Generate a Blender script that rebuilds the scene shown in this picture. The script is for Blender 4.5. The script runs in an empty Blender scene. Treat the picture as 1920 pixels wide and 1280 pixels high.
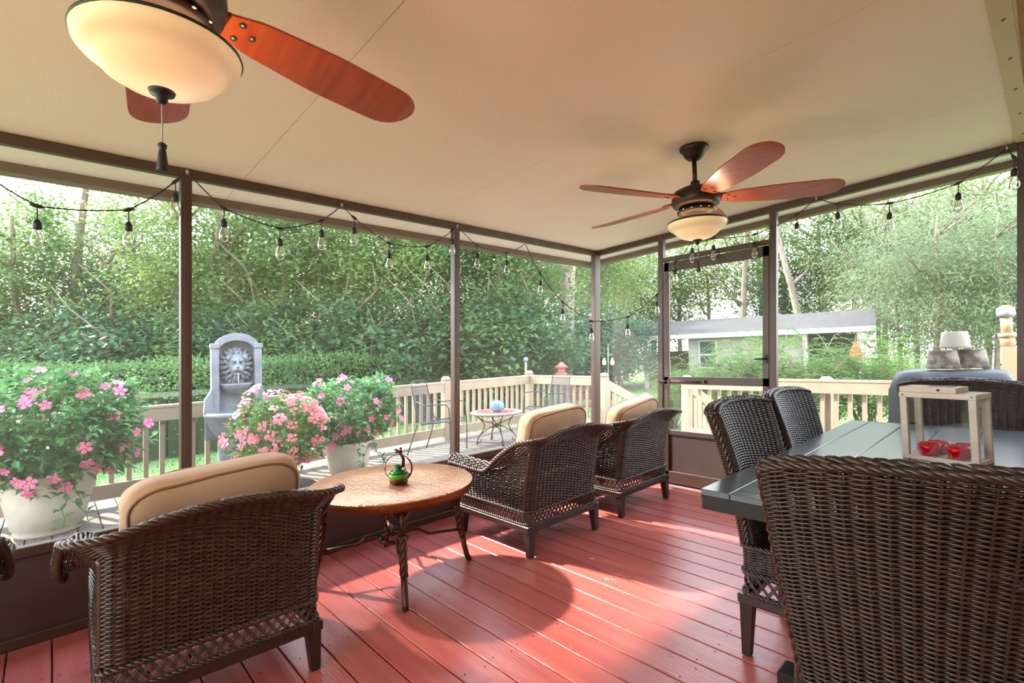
import bpy, math, random
from mathutils import Vector, Matrix, noise
SC = bpy.context.scene
COL = SC.collection
R = math.radians
PI = math.pi
random.seed(7)

# ------------------------------------------------------------------ survey of the place
K = 0.04288          # fall of the porch floor, the outer deck and the yard away from the house
KC = 0.08034         # fall of the roof panels
ZC = 2.4406          # ceiling height at the house line
XW, YW = -3.14, 4.188  # inner faces of the long screen wall and of the wall with the door
EYE = 1.267
F, U0, V0 = 917.0, 960.0, 634.0
CY = 975 / math.hypot(975, F); SY = F / math.hypot(975, F)
def fz(x): return K * x
def zc(x): return ZC + KC * x
def gz(x): return K * x - 0.45
def ray(u, v):
    a = u - U0
    return Vector((-CY * F + SY * a, SY * F + CY * a, V0 - v))
def on_x(u, v, x):
    r = ray(u, v); p = r * (x / r.x); p.z += EYE; return p
def on_y(u, v, y):
    r = ray(u, v); p = r * (y / r.y); p.z += EYE; return p
def on_floor(u, v, h=0.0):
    r = ray(u, v); t = (-EYE + h) / (r.z - K * r.x); p = r * t; p.z += EYE; return p
def on_vert(u, v, a, b):             # on the upright plane through a and b
    n = Vector((b.y - a.y, a.x - b.x, 0)); r = ray(u, v)
    t = n.dot(Vector((a.x, a.y, 0))) / n.dot(r); p = r * t; p.z += EYE; return p
TILT = Matrix.Rotation(-math.atan(K), 4, 'Y')

# ------------------------------------------------------------------ mesh builder
def sgn(a): return 1 if a >= 0 else -1
class MB:
    def __init__(s): s.v = []; s.f = []; s.m = []; s.s = []
    def add(s, vs, fs, m=0, smooth=False):
        b = len(s.v); s.v.extend(vs)
        for f in fs:
            s.f.append(tuple(b + i for i in f)); s.m.append(m); s.s.append(smooth)
    def hexa(s, p, m=0):             # 8 corners: bottom ring then top ring
        s.add(p, [(3, 2, 1, 0), (4, 5, 6, 7), (0, 1, 5, 4), (1, 2, 6, 5), (2, 3, 7, 6), (3, 0, 4, 7)], m)
    def box(s, x0, x1, y0, y1, z0, z1, m=0, k=0.0, b=0.0):
        if x0 > x1: x0, x1 = x1, x0
        if y0 > y1: y0, y1 = y1, y0
        if b > 0: return s.cbox(x0, x1, y0, y1, z0, z1, m, k, b)
        s.hexa([(x, y, z + k * x) for z in (z0, z1) for x, y in ((x0, y0), (x1, y0), (x1, y1), (x0, y1))], m)
    def cbox(s, x0, x1, y0, y1, z0, z1, m, k, b):
        vs = []; idx = {}
        for ix in (0, 1):
            for iy in (0, 1):
                for iz in (0, 1):
                    X, Y, Z = (x0, x1)[ix], (y0, y1)[iy], (z0, z1)[iz]
                    bx, by, bz = (b, -b)[ix], (b, -b)[iy], (b, -b)[iz]
                    for ax in range(3):
                        q = [X + bx, Y + by, Z + bz]; q[ax] = (X, Y, Z)[ax]
                        idx[ix, iy, iz, ax] = len(vs); vs.append((q[0], q[1], q[2] + k * q[0]))
        fs = []
        I = lambda a, c, d, e: idx[a, c, d, e]
        for q in (0, 1):
            o = [(0, 0), (1, 0), (1, 1), (0, 1)]
            if not q: o = o[::-1]
            fs.append([I(q, a, c, 0) for a, c in o]); fs.append([I(a, q, c, 1) for a, c in o[::-1]]); fs.append([I(a, c, q, 2) for a, c in o])
        for a in (0, 1):
            for c in (0, 1):
                fs.append([I(a, c, 0, 0), I(a, c, 1, 0), I(a, c, 1, 1), I(a, c, 0, 1)])
                fs.append([I(a, 0, c, 0), I(a, 1, c, 0), I(a, 1, c, 2), I(a, 0, c, 2)])
                fs.append([I(0, a, c, 1), I(1, a, c, 1), I(1, a, c, 2), I(0, a, c, 2)])
                for d in (0, 1): fs.append([I(a, c, d, 0), I(a, c, d, 1), I(a, c, d, 2)])
        s.add(vs, fs, m)
    def tube(s, pts, r, n=6, m=0, closed=False, caps=True, smooth=True, flat=None):
        pts = [Vector(p) for p in pts]; N = len(pts)
        rs = r if isinstance(r, (list, tuple)) else [r] * N
        vs = []; up = None
        for i, p in enumerate(pts):
            if closed: t = pts[(i + 1) % N] - pts[i - 1]
            else: t = pts[min(i + 1, N - 1)] - pts[max(i - 1, 0)]
            if t.length < 1e-9: t = Vector((0, 0, 1))
            t.normalize()
            if up is None:
                up = Vector((0, 0, 1)) if abs(t.z) < .9 else Vector((1, 0, 0))
            up = up - t * up.dot(t)
            if up.length < 1e-6: up = t.orthogonal()
            up.normalize(); sd = t.cross(up)
            for k in range(n):
                a = 2 * PI * k / n
                q = p + (up * math.cos(a) * (flat or 1) + sd * math.sin(a)) * rs[i]
                vs.append((q.x, q.y, q.z))
        fs = []
        for i in range(N if closed else N - 1):
            for k in range(n):
                a, b = i * n + k, i * n + (k + 1) % n
                j = ((i + 1) % N) * n
                fs.append((a, j + k, j + (k + 1) % n, b))
        if caps and not closed:
            fs.append(tuple(range(n))); fs.append(tuple((N - 1) * n + k for k in range(n - 1, -1, -1)))
        s.add(vs, fs, m, smooth)
    def rope(s, pts, rad, strands=3, pitch=0.06, rr=None, n=5, m=0, closed=False):
        pts = [Vector(p) for p in pts]; P = []; L = [0]
        if closed: pts.append(pts[0])
        for i in range(1, len(pts)): L.append(L[-1] + (pts[i] - pts[i - 1]).length)
        T = L[-1]; ns = max(8, int(T / pitch * 7)); j = 0; up = None; fr = []
        if closed: pitch = T / max(1, round(T / pitch))
        for q in range(ns + 1):
            d = T * q / ns
            while j < len(L) - 2 and L[j + 1] < d: j += 1
            w = (d - L[j]) / max(1e-9, L[j + 1] - L[j]); p = pts[j].lerp(pts[j + 1], w)
            t = (pts[j + 1] - pts[j]).normalized()
            if up is None: up = Vector((0, 0, 1)) if abs(t.z) < .9 else Vector((1, 0, 0))
            up = (up - t * up.dot(t)).normalized(); fr.append((p, up.copy(), t.cross(up), d))
        rr = rr or rad * .62
        for k in range(strands):
            o = 2 * PI * k / strands
            s.tube([p + (a * math.cos(o + 2 * PI * d / pitch) + b * math.sin(o + 2 * PI * d / pitch)) * rad * .55 for p, a, b, d in fr], rr, n, m)
    def lathe(s, prof, n=24, m=0, c=(0, 0, 0), smooth=True, cap=True, sx=1, sy=1):
        vs = []; fs = []
        for r, z in prof:
            for k in range(n):
                a = 2 * PI * k / n; vs.append((c[0] + r * math.cos(a) * sx, c[1] + r * math.sin(a) * sy, c[2] + z))
        for i in range(len(prof) - 1):
            for k in range(n):
                a, b = i * n + k, i * n + (k + 1) % n
                fs.append((a, b, b + n, a + n))
        if cap:
            fs.append(tuple(range(n - 1, -1, -1))); e = (len(prof) - 1) * n; fs.append(tuple(e + k for k in range(n)))
        s.add(vs, fs, m, smooth)
    def ell(s, c, r, n=12, m=0, rot=None):
        vs = []; fs = []; h = max(4, n // 2)
        for i in range(h + 1):
            t = PI * i / h
            for k in range(n):
                a = 2 * PI * k / n
                p = Vector((r[0] * math.sin(t) * math.cos(a), r[1] * math.sin(t) * math.sin(a), r[2] * math.cos(t)))
                if rot: p = rot @ p
                vs.append((c[0] + p.x, c[1] + p.y, c[2] + p.z))
        for i in range(h):
            for k in range(n):
                a, b = i * n + k, i * n + (k + 1) % n
                fs.append((a, a + n, b + n, b))
        s.add(vs, fs, m, True)
    def prism(s, poly, y0, y1, m=0, axis='y'):
        n = len(poly)
        if axis == 'y': vs = [(x, y0, z) for x, z in poly] + [(x, y1, z) for x, z in poly]
        elif axis == 'x': vs = [(y0, x, z) for x, z in poly] + [(y1, x, z) for x, z in poly]
        else: vs = [(x, z, y0) for x, z in poly] + [(x, z, y1) for x, z in poly]
        fs = [tuple(range(n)), tuple(range(2 * n - 1, n - 1, -1))] + [(i, (i + 1) % n, n + (i + 1) % n, n + i) for i in range(n)]
        s.add(vs, fs, m)
    def super(s, a, b, c, e=.35, nu=48, nv=20, m=0, cen=(0, 0, 0), fn=None):
        vs = []; fs = []
        f = lambda w, q: sgn(w) * abs(w) ** q
        for i in range(nv + 1):
            t = -PI / 2 + PI * i / nv
            for k in range(nu):
                w = 2 * PI * k / nu
                p = Vector((a * f(math.cos(t), .5) * f(math.cos(w), e), b * f(math.cos(t), .5) * f(math.sin(w), e), c * f(math.sin(t), .6)))
                if fn: p = fn(p)
                vs.append((cen[0] + p.x, cen[1] + p.y, cen[2] + p.z))
        for i in range(nv):
            for k in range(nu):
                q, r = i * nu + k, i * nu + (k + 1) % nu
                fs.append((q, r, r + nu, q + nu))
        s.add(vs, fs, m, True)
    def xform(s, M): s.v = [tuple(M @ Vector(p)) for p in s.v]; return s

def mesh(name, mb, mats):
    me = bpy.data.meshes.new(name)
    me.from_pydata(mb.v, [], mb.f)
    if not isinstance(mats, (list, tuple)): mats = [mats]
    for m in mats: me.materials.append(m)
    me.polygons.foreach_set('material_index', mb.m)
    me.polygons.foreach_set('use_smooth', mb.s)
    me.validate(); me.update()
    return me
def obj(name, mb, mats=None, parent=None):
    o = bpy.data.objects.new(name, mesh(name, mb, mats) if isinstance(mb, MB) else mb)
    COL.objects.link(o)
    if parent: o.parent = parent
    return o
def tag(o, label, cat, group=None):
    o['label'] = label; o['category'] = cat
    if group: o['group'] = group
    return o
def place(o, x, y, z=None, yaw=0.0, tilt=True, s=1.0):
    z = fz(x) if z is None else z
    M = Matrix.Translation((x, y, z)) @ (TILT if tilt else Matrix()) @ Matrix.Rotation(R(yaw), 4, 'Z') @ Matrix.Scale(s, 4)
    o.matrix_world = M; return o
def thing(name, label, cat, x=0, y=0, z=None, yaw=0.0, group=None, tilt=True):
    o = bpy.data.objects.new(name, None); o.empty_display_size = .1; COL.objects.link(o)
    tag(o, label, cat, group); return place(o, x, y, z, yaw, tilt)
def single(name, mb, mats, label, cat, x, y, z=None, yaw=0.0, group=None, tilt=True, s=1.0):
    return place(tag(obj(name, mb, mats), label, cat, group), x, y, z, yaw, tilt, s)
def struct(name, mb, mats, parent=None):
    o = obj(name, mb, mats, parent)
    if not parent: o['kind'] = 'structure'
    return o
def dup(root, label, x, y, z=None, yaw=0.0, group=None, tilt=True, s=1.0):
    r = root.copy(); COL.objects.link(r); r['label'] = label
    if group: r['group'] = group
    place(r, x, y, z, yaw, tilt, s)
    for ch in list(root.children):
        c = ch.copy(); COL.objects.link(c); c.parent = r
        for g in list(ch.children):
            d = g.copy(); COL.objects.link(d); d.parent = c
    return r

# ------------------------------------------------------------------ materials
def lin(c): return tuple(((q + .055) / 1.055) ** 2.4 if q > .04045 else q / 12.92 for q in (w / 255 for w in c)) + (1,)
def mat(name, col, rough=.5, col2=None, scale=8.0, stretch=(1, 1, 1), bump=0.0, bscale=None, metal=0.0, spec=.5, coat=0.0, island=0.0, trans=0.0, emit=None, sheen=0, contrast=(.3, .7)):
    m = bpy.data.materials.new(name); m.use_nodes = True
    nt = m.node_tree; b = nt.nodes['Principled BSDF']; L = nt.links.new
    b.inputs['Roughness'].default_value = rough; b.inputs['Metallic'].default_value = metal
    b.inputs['Specular IOR Level'].default_value = spec; b.inputs['Coat Weight'].default_value = coat
    b.inputs['Sheen Weight'].default_value = sheen
    c1 = lin(col); b.inputs['Base Color'].default_value = c1
    out = None
    tc = mp = None
    if col2 or bump:
        tc = nt.nodes.new('ShaderNodeTexCoord'); mp = nt.nodes.new('ShaderNodeMapping')
        mp.inputs['Scale'].default_value = stretch; L(tc.outputs['Object'], mp.inputs['Vector'])
    if col2:
        nz = nt.nodes.new('ShaderNodeTexNoise'); nz.inputs['Scale'].default_value = scale; nz.inputs['Detail'].default_value = 5
        L(mp.outputs['Vector'], nz.inputs['Vector'])
        rp = nt.nodes.new('ShaderNodeValToRGB'); rp.color_ramp.elements[0].position = contrast[0]; rp.color_ramp.elements[1].position = contrast[1]
        rp.color_ramp.elements[0].color = c1; rp.color_ramp.elements[1].color = lin(col2)
        L(nz.outputs['Fac'], rp.inputs['Fac']); out = rp.outputs['Color']
    if island:
        ge = nt.nodes.new('ShaderNodeNewGeometry'); hv = nt.nodes.new('ShaderNodeHueSaturation')
        mr = nt.nodes.new('ShaderNodeMapRange'); mr.inputs['To Min'].default_value = 1 - island; mr.inputs['To Max'].default_value = 1 + island
        L(ge.outputs['Random Per Island'], mr.inputs['Value']); L(mr.outputs['Result'], hv.inputs['Value'])
        if out: L(out, hv.inputs['Color'])
        else: hv.inputs['Color'].default_value = c1
        out = hv.outputs['Color']
    if out: L(out, b.inputs['Base Color'])
    if bump:
        n2 = nt.nodes.new('ShaderNodeTexNoise'); n2.inputs['Scale'].default_value = bscale or scale * 3; n2.inputs['Detail'].default_value = 4
        L(mp.outputs['Vector'], n2.inputs['Vector'])
        bp = nt.nodes.new('ShaderNodeBump'); bp.inputs['Strength'].default_value = bump; bp.inputs['Distance'].default_value = .02
        L(n2.outputs['Fac'], bp.inputs['Height']); L(bp.outputs['Normal'], b.inputs['Normal'])
    if emit: b.inputs['Emission Color'].default_value = lin(emit[0]); b.inputs['Emission Strength'].default_value = emit[1]
    if trans:
        tl = nt.nodes.new('ShaderNodeBsdfTranslucent'); mx = nt.nodes.new('ShaderNodeMixShader'); mx.inputs['Fac'].default_value = trans
        if out: L(out, tl.inputs['Color'])
        else: tl.inputs['Color'].default_value = c1
        L(b.outputs['BSDF'], mx.inputs[1]); L(tl.outputs['BSDF'], mx.inputs[2]); L(mx.outputs['Shader'], nt.nodes['Material Output'].inputs['Surface'])
    return m
def leafmat(name, col, col2, trans=.45, scale=.8, rough=.5, rnd=.3, yel=None):
    """two leaf tones by position, each leaf and each plant slightly different"""
    m = mat(name, col, rough, col2, scale=scale, island=rnd, trans=trans, spec=.3)
    nt = m.node_tree; L = nt.links.new
    hs = [n for n in nt.nodes if n.type == 'HUE_SAT'][0]
    oi = nt.nodes.new('ShaderNodeObjectInfo'); mr = nt.nodes.new('ShaderNodeMapRange')
    mr.inputs['To Min'].default_value = .478; mr.inputs['To Max'].default_value = .515
    L(oi.outputs['Random'], mr.inputs['Value']); L(mr.outputs['Result'], hs.inputs['Hue'])
    return m
def see_through(name, col, fac, rough=None):
    """fine mesh: mostly open, the wires scatter a little light"""
    m = bpy.data.materials.new(name); m.use_nodes = True; nt = m.node_tree; nt.nodes.remove(nt.nodes['Principled BSDF'])
    t = nt.nodes.new('ShaderNodeBsdfTransparent'); d = nt.nodes.new('ShaderNodeBsdfDiffuse'); d.inputs['Color'].default_value = lin(col)
    mx = nt.nodes.new('ShaderNodeMixShader'); mx.inputs['Fac'].default_value = fac
    nt.links.new(t.outputs[0], mx.inputs[1]); nt.links.new(d.outputs[0], mx.inputs[2]); nt.links.new(mx.outputs[0], nt.nodes['Material Output'].inputs['Surface'])
    return m
def glassy(name, col, fac=.12, rough=.03):
    """thin clear glass: see-through with a fresnel sheen"""
    m = bpy.data.materials.new(name); m.use_nodes = True; nt = m.node_tree; nt.nodes.remove(nt.nodes['Principled BSDF'])
    t = nt.nodes.new('ShaderNodeBsdfTransparent'); t.inputs['Color'].default_value = lin(col)
    g = nt.nodes.new('ShaderNodeBsdfGlossy'); g.inputs['Roughness'].default_value = rough
    fr = nt.nodes.new('ShaderNodeFresnel'); fr.inputs['IOR'].default_value = 1.4
    ad = nt.nodes.new('ShaderNodeMath'); ad.operation = 'ADD'; ad.inputs[1].default_value = fac; ad.use_clamp = True
    mx = nt.nodes.new('ShaderNodeMixShader')
    nt.links.new(fr.outputs[0], ad.inputs[0]); nt.links.new(ad.outputs[0], mx.inputs['Fac'])
    nt.links.new(t.outputs[0], mx.inputs[1]); nt.links.new(g.outputs[0], mx.inputs[2]); nt.links.new(mx.outputs[0], nt.nodes['Material Output'].inputs['Surface'])
    return m

M = {}
M['red_board'] = mat('red_painted_boards', (176, 86, 80), .25, (192, 103, 93), scale=3, stretch=(.5, 6, 1), bump=.12, bscale=30, island=.07, spec=.5)
M['gap'] = mat('dark_gap', (28, 12, 12), .9)
M['deck_board'] = mat('weathered_beige_boards', (98, 91, 82), .8, (124, 116, 104), scale=3, stretch=(.6, 8, 1), bump=.2, bscale=25, island=.06)
M['rail'] = mat('tan_painted_rail', (152, 133, 110), .6, (166, 147, 123), scale=5, bump=.05, bscale=40)
M['ceil'] = mat('cream_roof_panel', (248, 234, 230), .6, (250, 239, 236), scale=1.4, bump=.06, bscale=60)
M['bronze'] = mat('bronze_aluminium', (72, 52, 43), .42, (80, 59, 49), scale=6, spec=.5)
M['kick'] = mat('dark_kick_panel', (74, 60, 58), .36, (82, 68, 66), scale=4, spec=.5)
M['fascia'] = mat('brown_gutter', (96, 66, 48), .45)
M['cream_trim'] = mat('cream_channel', (206, 184, 160), .5)
M['siding'] = mat('tan_siding', (196, 168, 132), .8, (176, 148, 112), scale=9, stretch=(1, 1, 6), bump=.4)
M['screen'] = see_through('insect_screen', (206, 210, 204), .125)
M['wicker'] = mat('brown_resin_wicker', (44, 30, 24), .34, (72, 49, 36), scale=22, stretch=(1, 1, 3), island=.22, spec=.55)
M['wicker2'] = mat('dark_resin_wicker', (36, 25, 20), .34, (62, 42, 31), scale=22, stretch=(1, 1, 3), island=.22, spec=.55)
M['dark_wood'] = mat('espresso_wood', (38, 25, 21), .35, (50, 33, 27), scale=8, stretch=(4, 4, .6))
M['cushion'] = mat('tan_canvas', (170, 134, 102), .85, (182, 147, 114), scale=6, bump=.08, bscale=180, sheen=.2)
M['piping'] = mat('brown_piping', (128, 88, 62), .8)
M['blade'] = mat('cherry_fan_blade', (150, 60, 26), .3, (176, 80, 38), scale=5, stretch=(1, 9, 1), spec=.5)
M['fan_bronze'] = mat('oiled_bronze', (48, 36, 32), .38, (58, 44, 38), scale=10, metal=.55)
M['black'] = mat('black_plastic', (26, 24, 25), .45)
M['chrome'] = mat('steel', (170, 165, 160), .3, metal=.9)
M['copper'] = mat('hammered_copper', (176, 124, 94), .22, (192, 142, 110), scale=6, bump=.35, bscale=55, metal=.75)
M['copper_edge'] = mat('copper_rim', (122, 66, 30), .4, (146, 84, 40), scale=9, bump=.2, bscale=60, metal=.6)
M['iron'] = mat('aged_iron', (70, 46, 34), .42, (92, 62, 44), scale=14, metal=.7, bump=.1)
M['slate'] = mat('dark_slate_painted_wood', (72, 80, 86), .22, (82, 91, 97), scale=5, stretch=(6, .6, 1), spec=.5)
M['slate_edge'] = mat('black_brown_wood', (28, 21, 19), .5, spec=.3)
M['lantern'] = mat('whitewashed_wood', (182, 170, 154), .7, (202, 190, 174), scale=7, stretch=(1, 1, 3), bump=.05)
M['glass'] = glassy('clear_pane', (250, 251, 250), .0)
M['bulb'] = glassy('bulb_glass', (250, 250, 246), .10, .05)
M['red_glass'] = mat('red_glass', (214, 8, 26), .1, (232, 18, 34), scale=30, spec=.6, trans=.55)
M['wax'] = mat('pale_wax', (226, 200, 186), .5)
M['green_glass'] = mat('green_glass', (70, 150, 40), .1, (126, 190, 44), scale=14, trans=.4)
M['dgreen_glass'] = mat('deep_green_glass', (20, 104, 48), .1, trans=.3)
M['rust'] = mat('rusty_metal', (96, 28, 22), .5, (62, 26, 22), scale=20, metal=.4)
M['pinkglass'] = mat('pink_bead', (220, 110, 110), .2)
M['stone'] = mat('grey_cast_stone', (112, 116, 124), .85, (142, 145, 152), scale=7, bump=.25, bscale=30)
M['water'] = mat('water_stream', (220, 226, 230), .1, spec=.6)
M['pot'] = mat('chalky_pot', (206, 198, 180), .85, (180, 172, 156), scale=5, bump=.2, bscale=18)
M['darkpot'] = mat('brown_bowl_pot', (52, 38, 36), .5)
M['soil'] = mat('soil', (50, 38, 30), .95)
M['leaf_mand'] = leafmat('mandevilla_leaves', (64, 118, 78), (104, 156, 92), .4, 5, .35)
M['leaf_thorn'] = leafmat('spurge_leaves', (62, 110, 56), (112, 152, 66), .35, 5, .4)
M['stem'] = mat('green_stem', (80, 96, 56), .7)
M['petal'] = mat('pink_petal', (238, 100, 156), .6, (250, 136, 180), scale=30, trans=.35)
M['petal2'] = mat('coral_petal', (236, 132, 150), .6, (246, 166, 176), scale=30, trans=.35)
M['eye'] = mat('yellow_throat', (240, 190, 60), .6)
M['bark'] = mat('grey_brown_bark', (92, 78, 66), .9, (132, 116, 100), scale=5, stretch=(3, 3, .6), bump=.6, bscale=18)
M['pinebark'] = mat('pine_bark', (128, 108, 94), .9, (168, 150, 136), scale=4, stretch=(3, 3, .5), bump=.7, bscale=12)
M['leaf_a'] = leafmat('leaves_mid_green', (71, 105, 63), (110, 139, 81), .55, .5)
M['leaf_b'] = leafmat('leaves_yellow_green', (105, 129, 72), (145, 158, 95), .6, .5)
M['leaf_c'] = leafmat('leaves_dark_green', (55, 89, 66), (81, 115, 80), .45, .6)
M['leaf_d'] = leafmat('leaves_grey_green', (95, 119, 91), (129, 142, 103), .55, .5)
M['leaf_h'] = leafmat('hedge_leaves', (55, 97, 59), (85, 126, 72), .45, 1.2)
M['leaf_n'] = leafmat('nandina_leaves', (77, 114, 51), (116, 140, 70), .5, 1.0)
M['grass'] = mat('lawn_green', (84, 116, 62), .95, (116, 144, 82), scale=2.2, bump=.3, bscale=60)
M['blade_grass'] = leafmat('grass_blades', (86, 124, 62), (122, 156, 82), .4, .7)
M['mesh_iron'] = mat('grey_wrought_iron', (50, 53, 56), .55, metal=.1)
M['mesh_net'] = see_through('grey_seat_mesh', (66, 70, 72), .5)
M['mosaic'] = mat('red_mosaic', (146, 44, 42), .65, (178, 78, 70), scale=26, contrast=(.45, .55), spec=.2)
M['mosaic_rim'] = mat('grey_tile_rim', (112, 108, 100), .7, (140, 134, 124), scale=30, spec=.2)
M['owl'] = mat('blue_glaze', (70, 140, 172), .25, (112, 176, 196), scale=16)
M['white'] = mat('white_glaze', (232, 230, 226), .4)
M['feeder_red'] = mat('faded_red_paint', (206, 84, 70), .5)
M['feeder_blue'] = mat('blue_green_bin', (62, 118, 130), .5)
M['gourd'] = mat('cream_gourd', (222, 208, 176), .6)
M['blue_ball'] = mat('blue_grey_globe', (112, 136, 168), .2)
M['cover'] = mat('black_vinyl_cover', (34, 35, 42), .55, (48, 49, 57), scale=4, bump=.3, bscale=7)
M['clay'] = mat('weathered_clay', (140, 127, 116), .9, (78, 64, 58), scale=14, bump=.2, contrast=(.4, .6))
M['clay2'] = mat('pale_plastic_pot', (160, 151, 138), .75)
M['cream_pipe'] = mat('cream_pipe', (170, 142, 112), .55)
M['orange'] = mat('orange_cap', (224, 150, 60), .5)
M['galv'] = mat('grey_metal_cap', (168, 166, 170), .4, metal=.5)
M['house'] = mat('pale_house_siding', (160, 154, 147), .8, (150, 145, 138), scale=3)
M['shingle'] = mat('grey_shingles', (52, 49, 48), .95, (74, 70, 66), scale=6, stretch=(1, 1, 1), bump=.3)
M['house_white'] = mat('white_trim', (186, 181, 174), .7)
M['pane'] = mat('dark_pane', (58, 66, 76), .15, spec=.6)
M['fence'] = mat('brown_fence', (98, 82, 70), .9, (118, 100, 86), scale=4, stretch=(4, 4, .5))
M['dkgrey'] = mat('charcoal', (50, 46, 52), .7)
M['tomato'] = mat('orange_red_shade', (196, 62, 36), .7)
M['brick'] = mat('rusty_brown', (92, 54, 46), .7)
SKY = 2.3; SUN = 4.8; EXPO = 1.9
# ------------------------------------------------------------------ porch shell
PITCH = 0.1455
mb = MB()
for i in range(-16, 29):
    y0, y1 = i * PITCH + .0025, (i + 1) * PITCH - .0025
    y1 = min(y1, YW + .03)
    if y1 > y0: mb.box(XW - .02, .75, y0, y1, -.03, 0, 0, K, .0035)
mb.box(XW - .02, .75, -2.33, YW + .03, -.12, -.028, 1, K)
rnd = random.Random(4)
for i in range(-4, 26):                         # nail heads in pairs along the joists
    for xj in (-2.75, -2.14, -1.53, -.92):
        for d in (.03, .115):
            x, y = xj + rnd.uniform(-.015, .015), i * PITCH + d + rnd.uniform(-.01, .01)
            mb.lathe([(.0042, .0006)], 6, 1, (x, y, fz(x)))
chips = [(-1.62, 2.245, .022), (-1.59, 2.26, .014), (-1.165, 2.29, .008), (-1.02, 1.86, .01), (-.99, 1.9, .006), (-1.33, 2.62, .007), (-.83, 2.12, .006), (-1.36, 1.63, .007)]
for x, y, r in chips:                           # flaked paint
    n = 9; vs = [(x + r * rnd.uniform(.5, 1) * math.cos(2 * PI * k / n), y + .6 * r * rnd.uniform(.5, 1) * math.sin(2 * PI * k / n), fz(x) + .0012) for k in range(n)]
    mb.add(vs, [tuple(range(n))], 2)
floor = struct('floor', mb, [M['red_board'], M['gap'], M['clay2']])

mb = MB()                                        # outer deck boards, same run
for i in range(-18, 45):
    y0, y1 = i * PITCH + .004, (i + 1) * PITCH - .004
    x1 = XW - .06 if y0 < YW + .05 else 1.2
    mb.box(-6.25, x1, y0, y1, -.035, -.002, 0, K, .003)
mb.box(-6.22, 1.2, -2.6, 6.4, -.16, -.036, 1, K)
struct('floor_outer_deck', mb, [M['deck_board'], M['gap']])
mb = MB(); mb.box(-6.27, -6.235, -2.6, 6.44, -.2, 0, 0, K); mb.box(-6.27, 1.2, 6.41, 6.44, -.2, 0, 0, K)
struct('trim_deck_edge', mb, M['rail'])

# roof: insulated panels about 1.24 m wide with fine seams, running past the beams to the gutter
mb = MB(); seams = [-2.93, -1.68, -.435, .81, 2.05, 3.30, 4.55]
for a, b in zip(seams[:-1], seams[1:]):
    mb.box(-3.56, .02, a + .0015, b - .0015, ZC, ZC + .07, 0, KC)
mb.box(-3.56, .02, 4.5515, 4.6, ZC, ZC + .07, 0, KC)
mb.box(-3.56, .02, -2.93, 4.6, ZC + .072, ZC + .09, 1, KC)
struct('ceiling', mb, [M['ceil'], M['gap']])
mb = MB()
mb.box(-3.62, -3.54, -2.95, 4.66, ZC - .05, ZC + .10, 0, KC)
mb.box(-3.62, .1, 4.58, 4.66, ZC - .05, ZC + .10, 0, KC)
struct('trim_gutter', mb, M['fascia'])

def seg(x0, x1, y0, y1, h0, h1, b=.004, k=K): mb.box(x0, x1, y0, y1, h0, h1, 0, k, b)
# long screen wall towards the garden
mb = MB(); seg(XW - .028, XW - .016, -2.3, YW, .0, .44, 0)
wall = struct('wall_left', mb, M['kick'])
mb = MB(); seg(XW - .05, XW, -2.3, YW, .402, .45); obj('sill_rail', mb, M['bronze'], wall)
mb = MB(); seg(XW - .05, XW + .012, -2.3, YW, 0, .05); obj('base_rail', mb, M['bronze'], wall)
mb = MB(); zb = ZC + KC * XW; mb.box(XW - .05, XW, -2.3, YW + .05, zb - .052, zb - .001, 0, 0, .003); obj('top_beam', mb, M['bronze'], wall)
for y in (-1.29, .53, 2.35):
    mb = MB(); x0, x1 = XW - .05, XW + .006
    mb.box(x0, x1, y - .026, y + .026, fz(XW) + .05, zb - .002, 0, 0, .003)
    mb.box(x0 + .012, x1 + .002, y - .012, y + .012, fz(XW) + .46, zb - .08, 0, 0, .001)
    obj('post', mb, M['bronze'], wall)
mb = MB(); mb.box(XW - .05, XW + .004, YW - .045, YW + .05, fz(XW), zb - .002, 0, 0, .003); obj('corner_post', mb, M['bronze'], wall)
# screens: one per bay
bays = [(-2.28, -1.32), (-1.262, .502), (.558, 2.322), (2.378, YW - .05)]
for i, (a, b) in enumerate(bays):
    mb = MB(); x = XW - .03
    mb.add([(x, a, fz(x) + .45), (x, b, fz(x) + .45), (x, b, zb - .052), (x, a, zb - .052)], [(0, 1, 2, 3)])
    struct('window_%d' % (i + 1), mb, M['screen'])

# wall with the screen door
PX = [-2.405, -1.417, -.035]
mb = MB()
seg(XW + .02, PX[0] - .02, YW + .016, YW + .028, .0, .44, 0)
seg(PX[1] + .02, PX[2], YW + .016, YW + .028, .0, .44, 0)
wr = struct('wall_right', mb, M['kick'])
for a, b in ((XW + .02, PX[0]), (PX[1], PX[2])):
    mb = MB(); seg(a, b, YW, YW + .05, .402, .45); obj('sill_rail', mb, M['bronze'], wr)
    mb = MB(); seg(a, b, YW - .012, YW + .05, 0, .05); obj('base_rail', mb, M['bronze'], wr)
mb = MB(); mb.box(XW, .04, YW, YW + .05, ZC - .052, ZC - .001, 0, KC, .003); obj('top_beam', mb, M['bronze'], wr)
for x in PX:
    mb = MB(); mb.box(x - .026, x + .026, YW - .004, YW + .05, fz(x), zc(x) - .004, 0, 0, .003)
    obj('post', mb, M['bronze'], wr)
hd0, hd1 = 2.085, 2.125
mb = MB(); seg(PX[0], PX[1], YW, YW + .05, hd0, hd1); obj('door_header', mb, M['bronze'], wr)
def pane(name, x0, x1, h0, h1, top=None):
    mb = MB(); y = YW + .025
    f = (lambda x: fz(x) + h1) if top is None else (lambda x: zc(x) - .052)
    mb.add([(x0, y, fz(x0) + h0), (x1, y, fz(x1) + h0), (x1, y, f(x1)), (x0, y, f(x0))], [(0, 1, 2, 3)])
    struct(name, mb, M['screen'])
pane('window_5', XW + .02, PX[0] - .026, .45, 0, 1)
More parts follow.
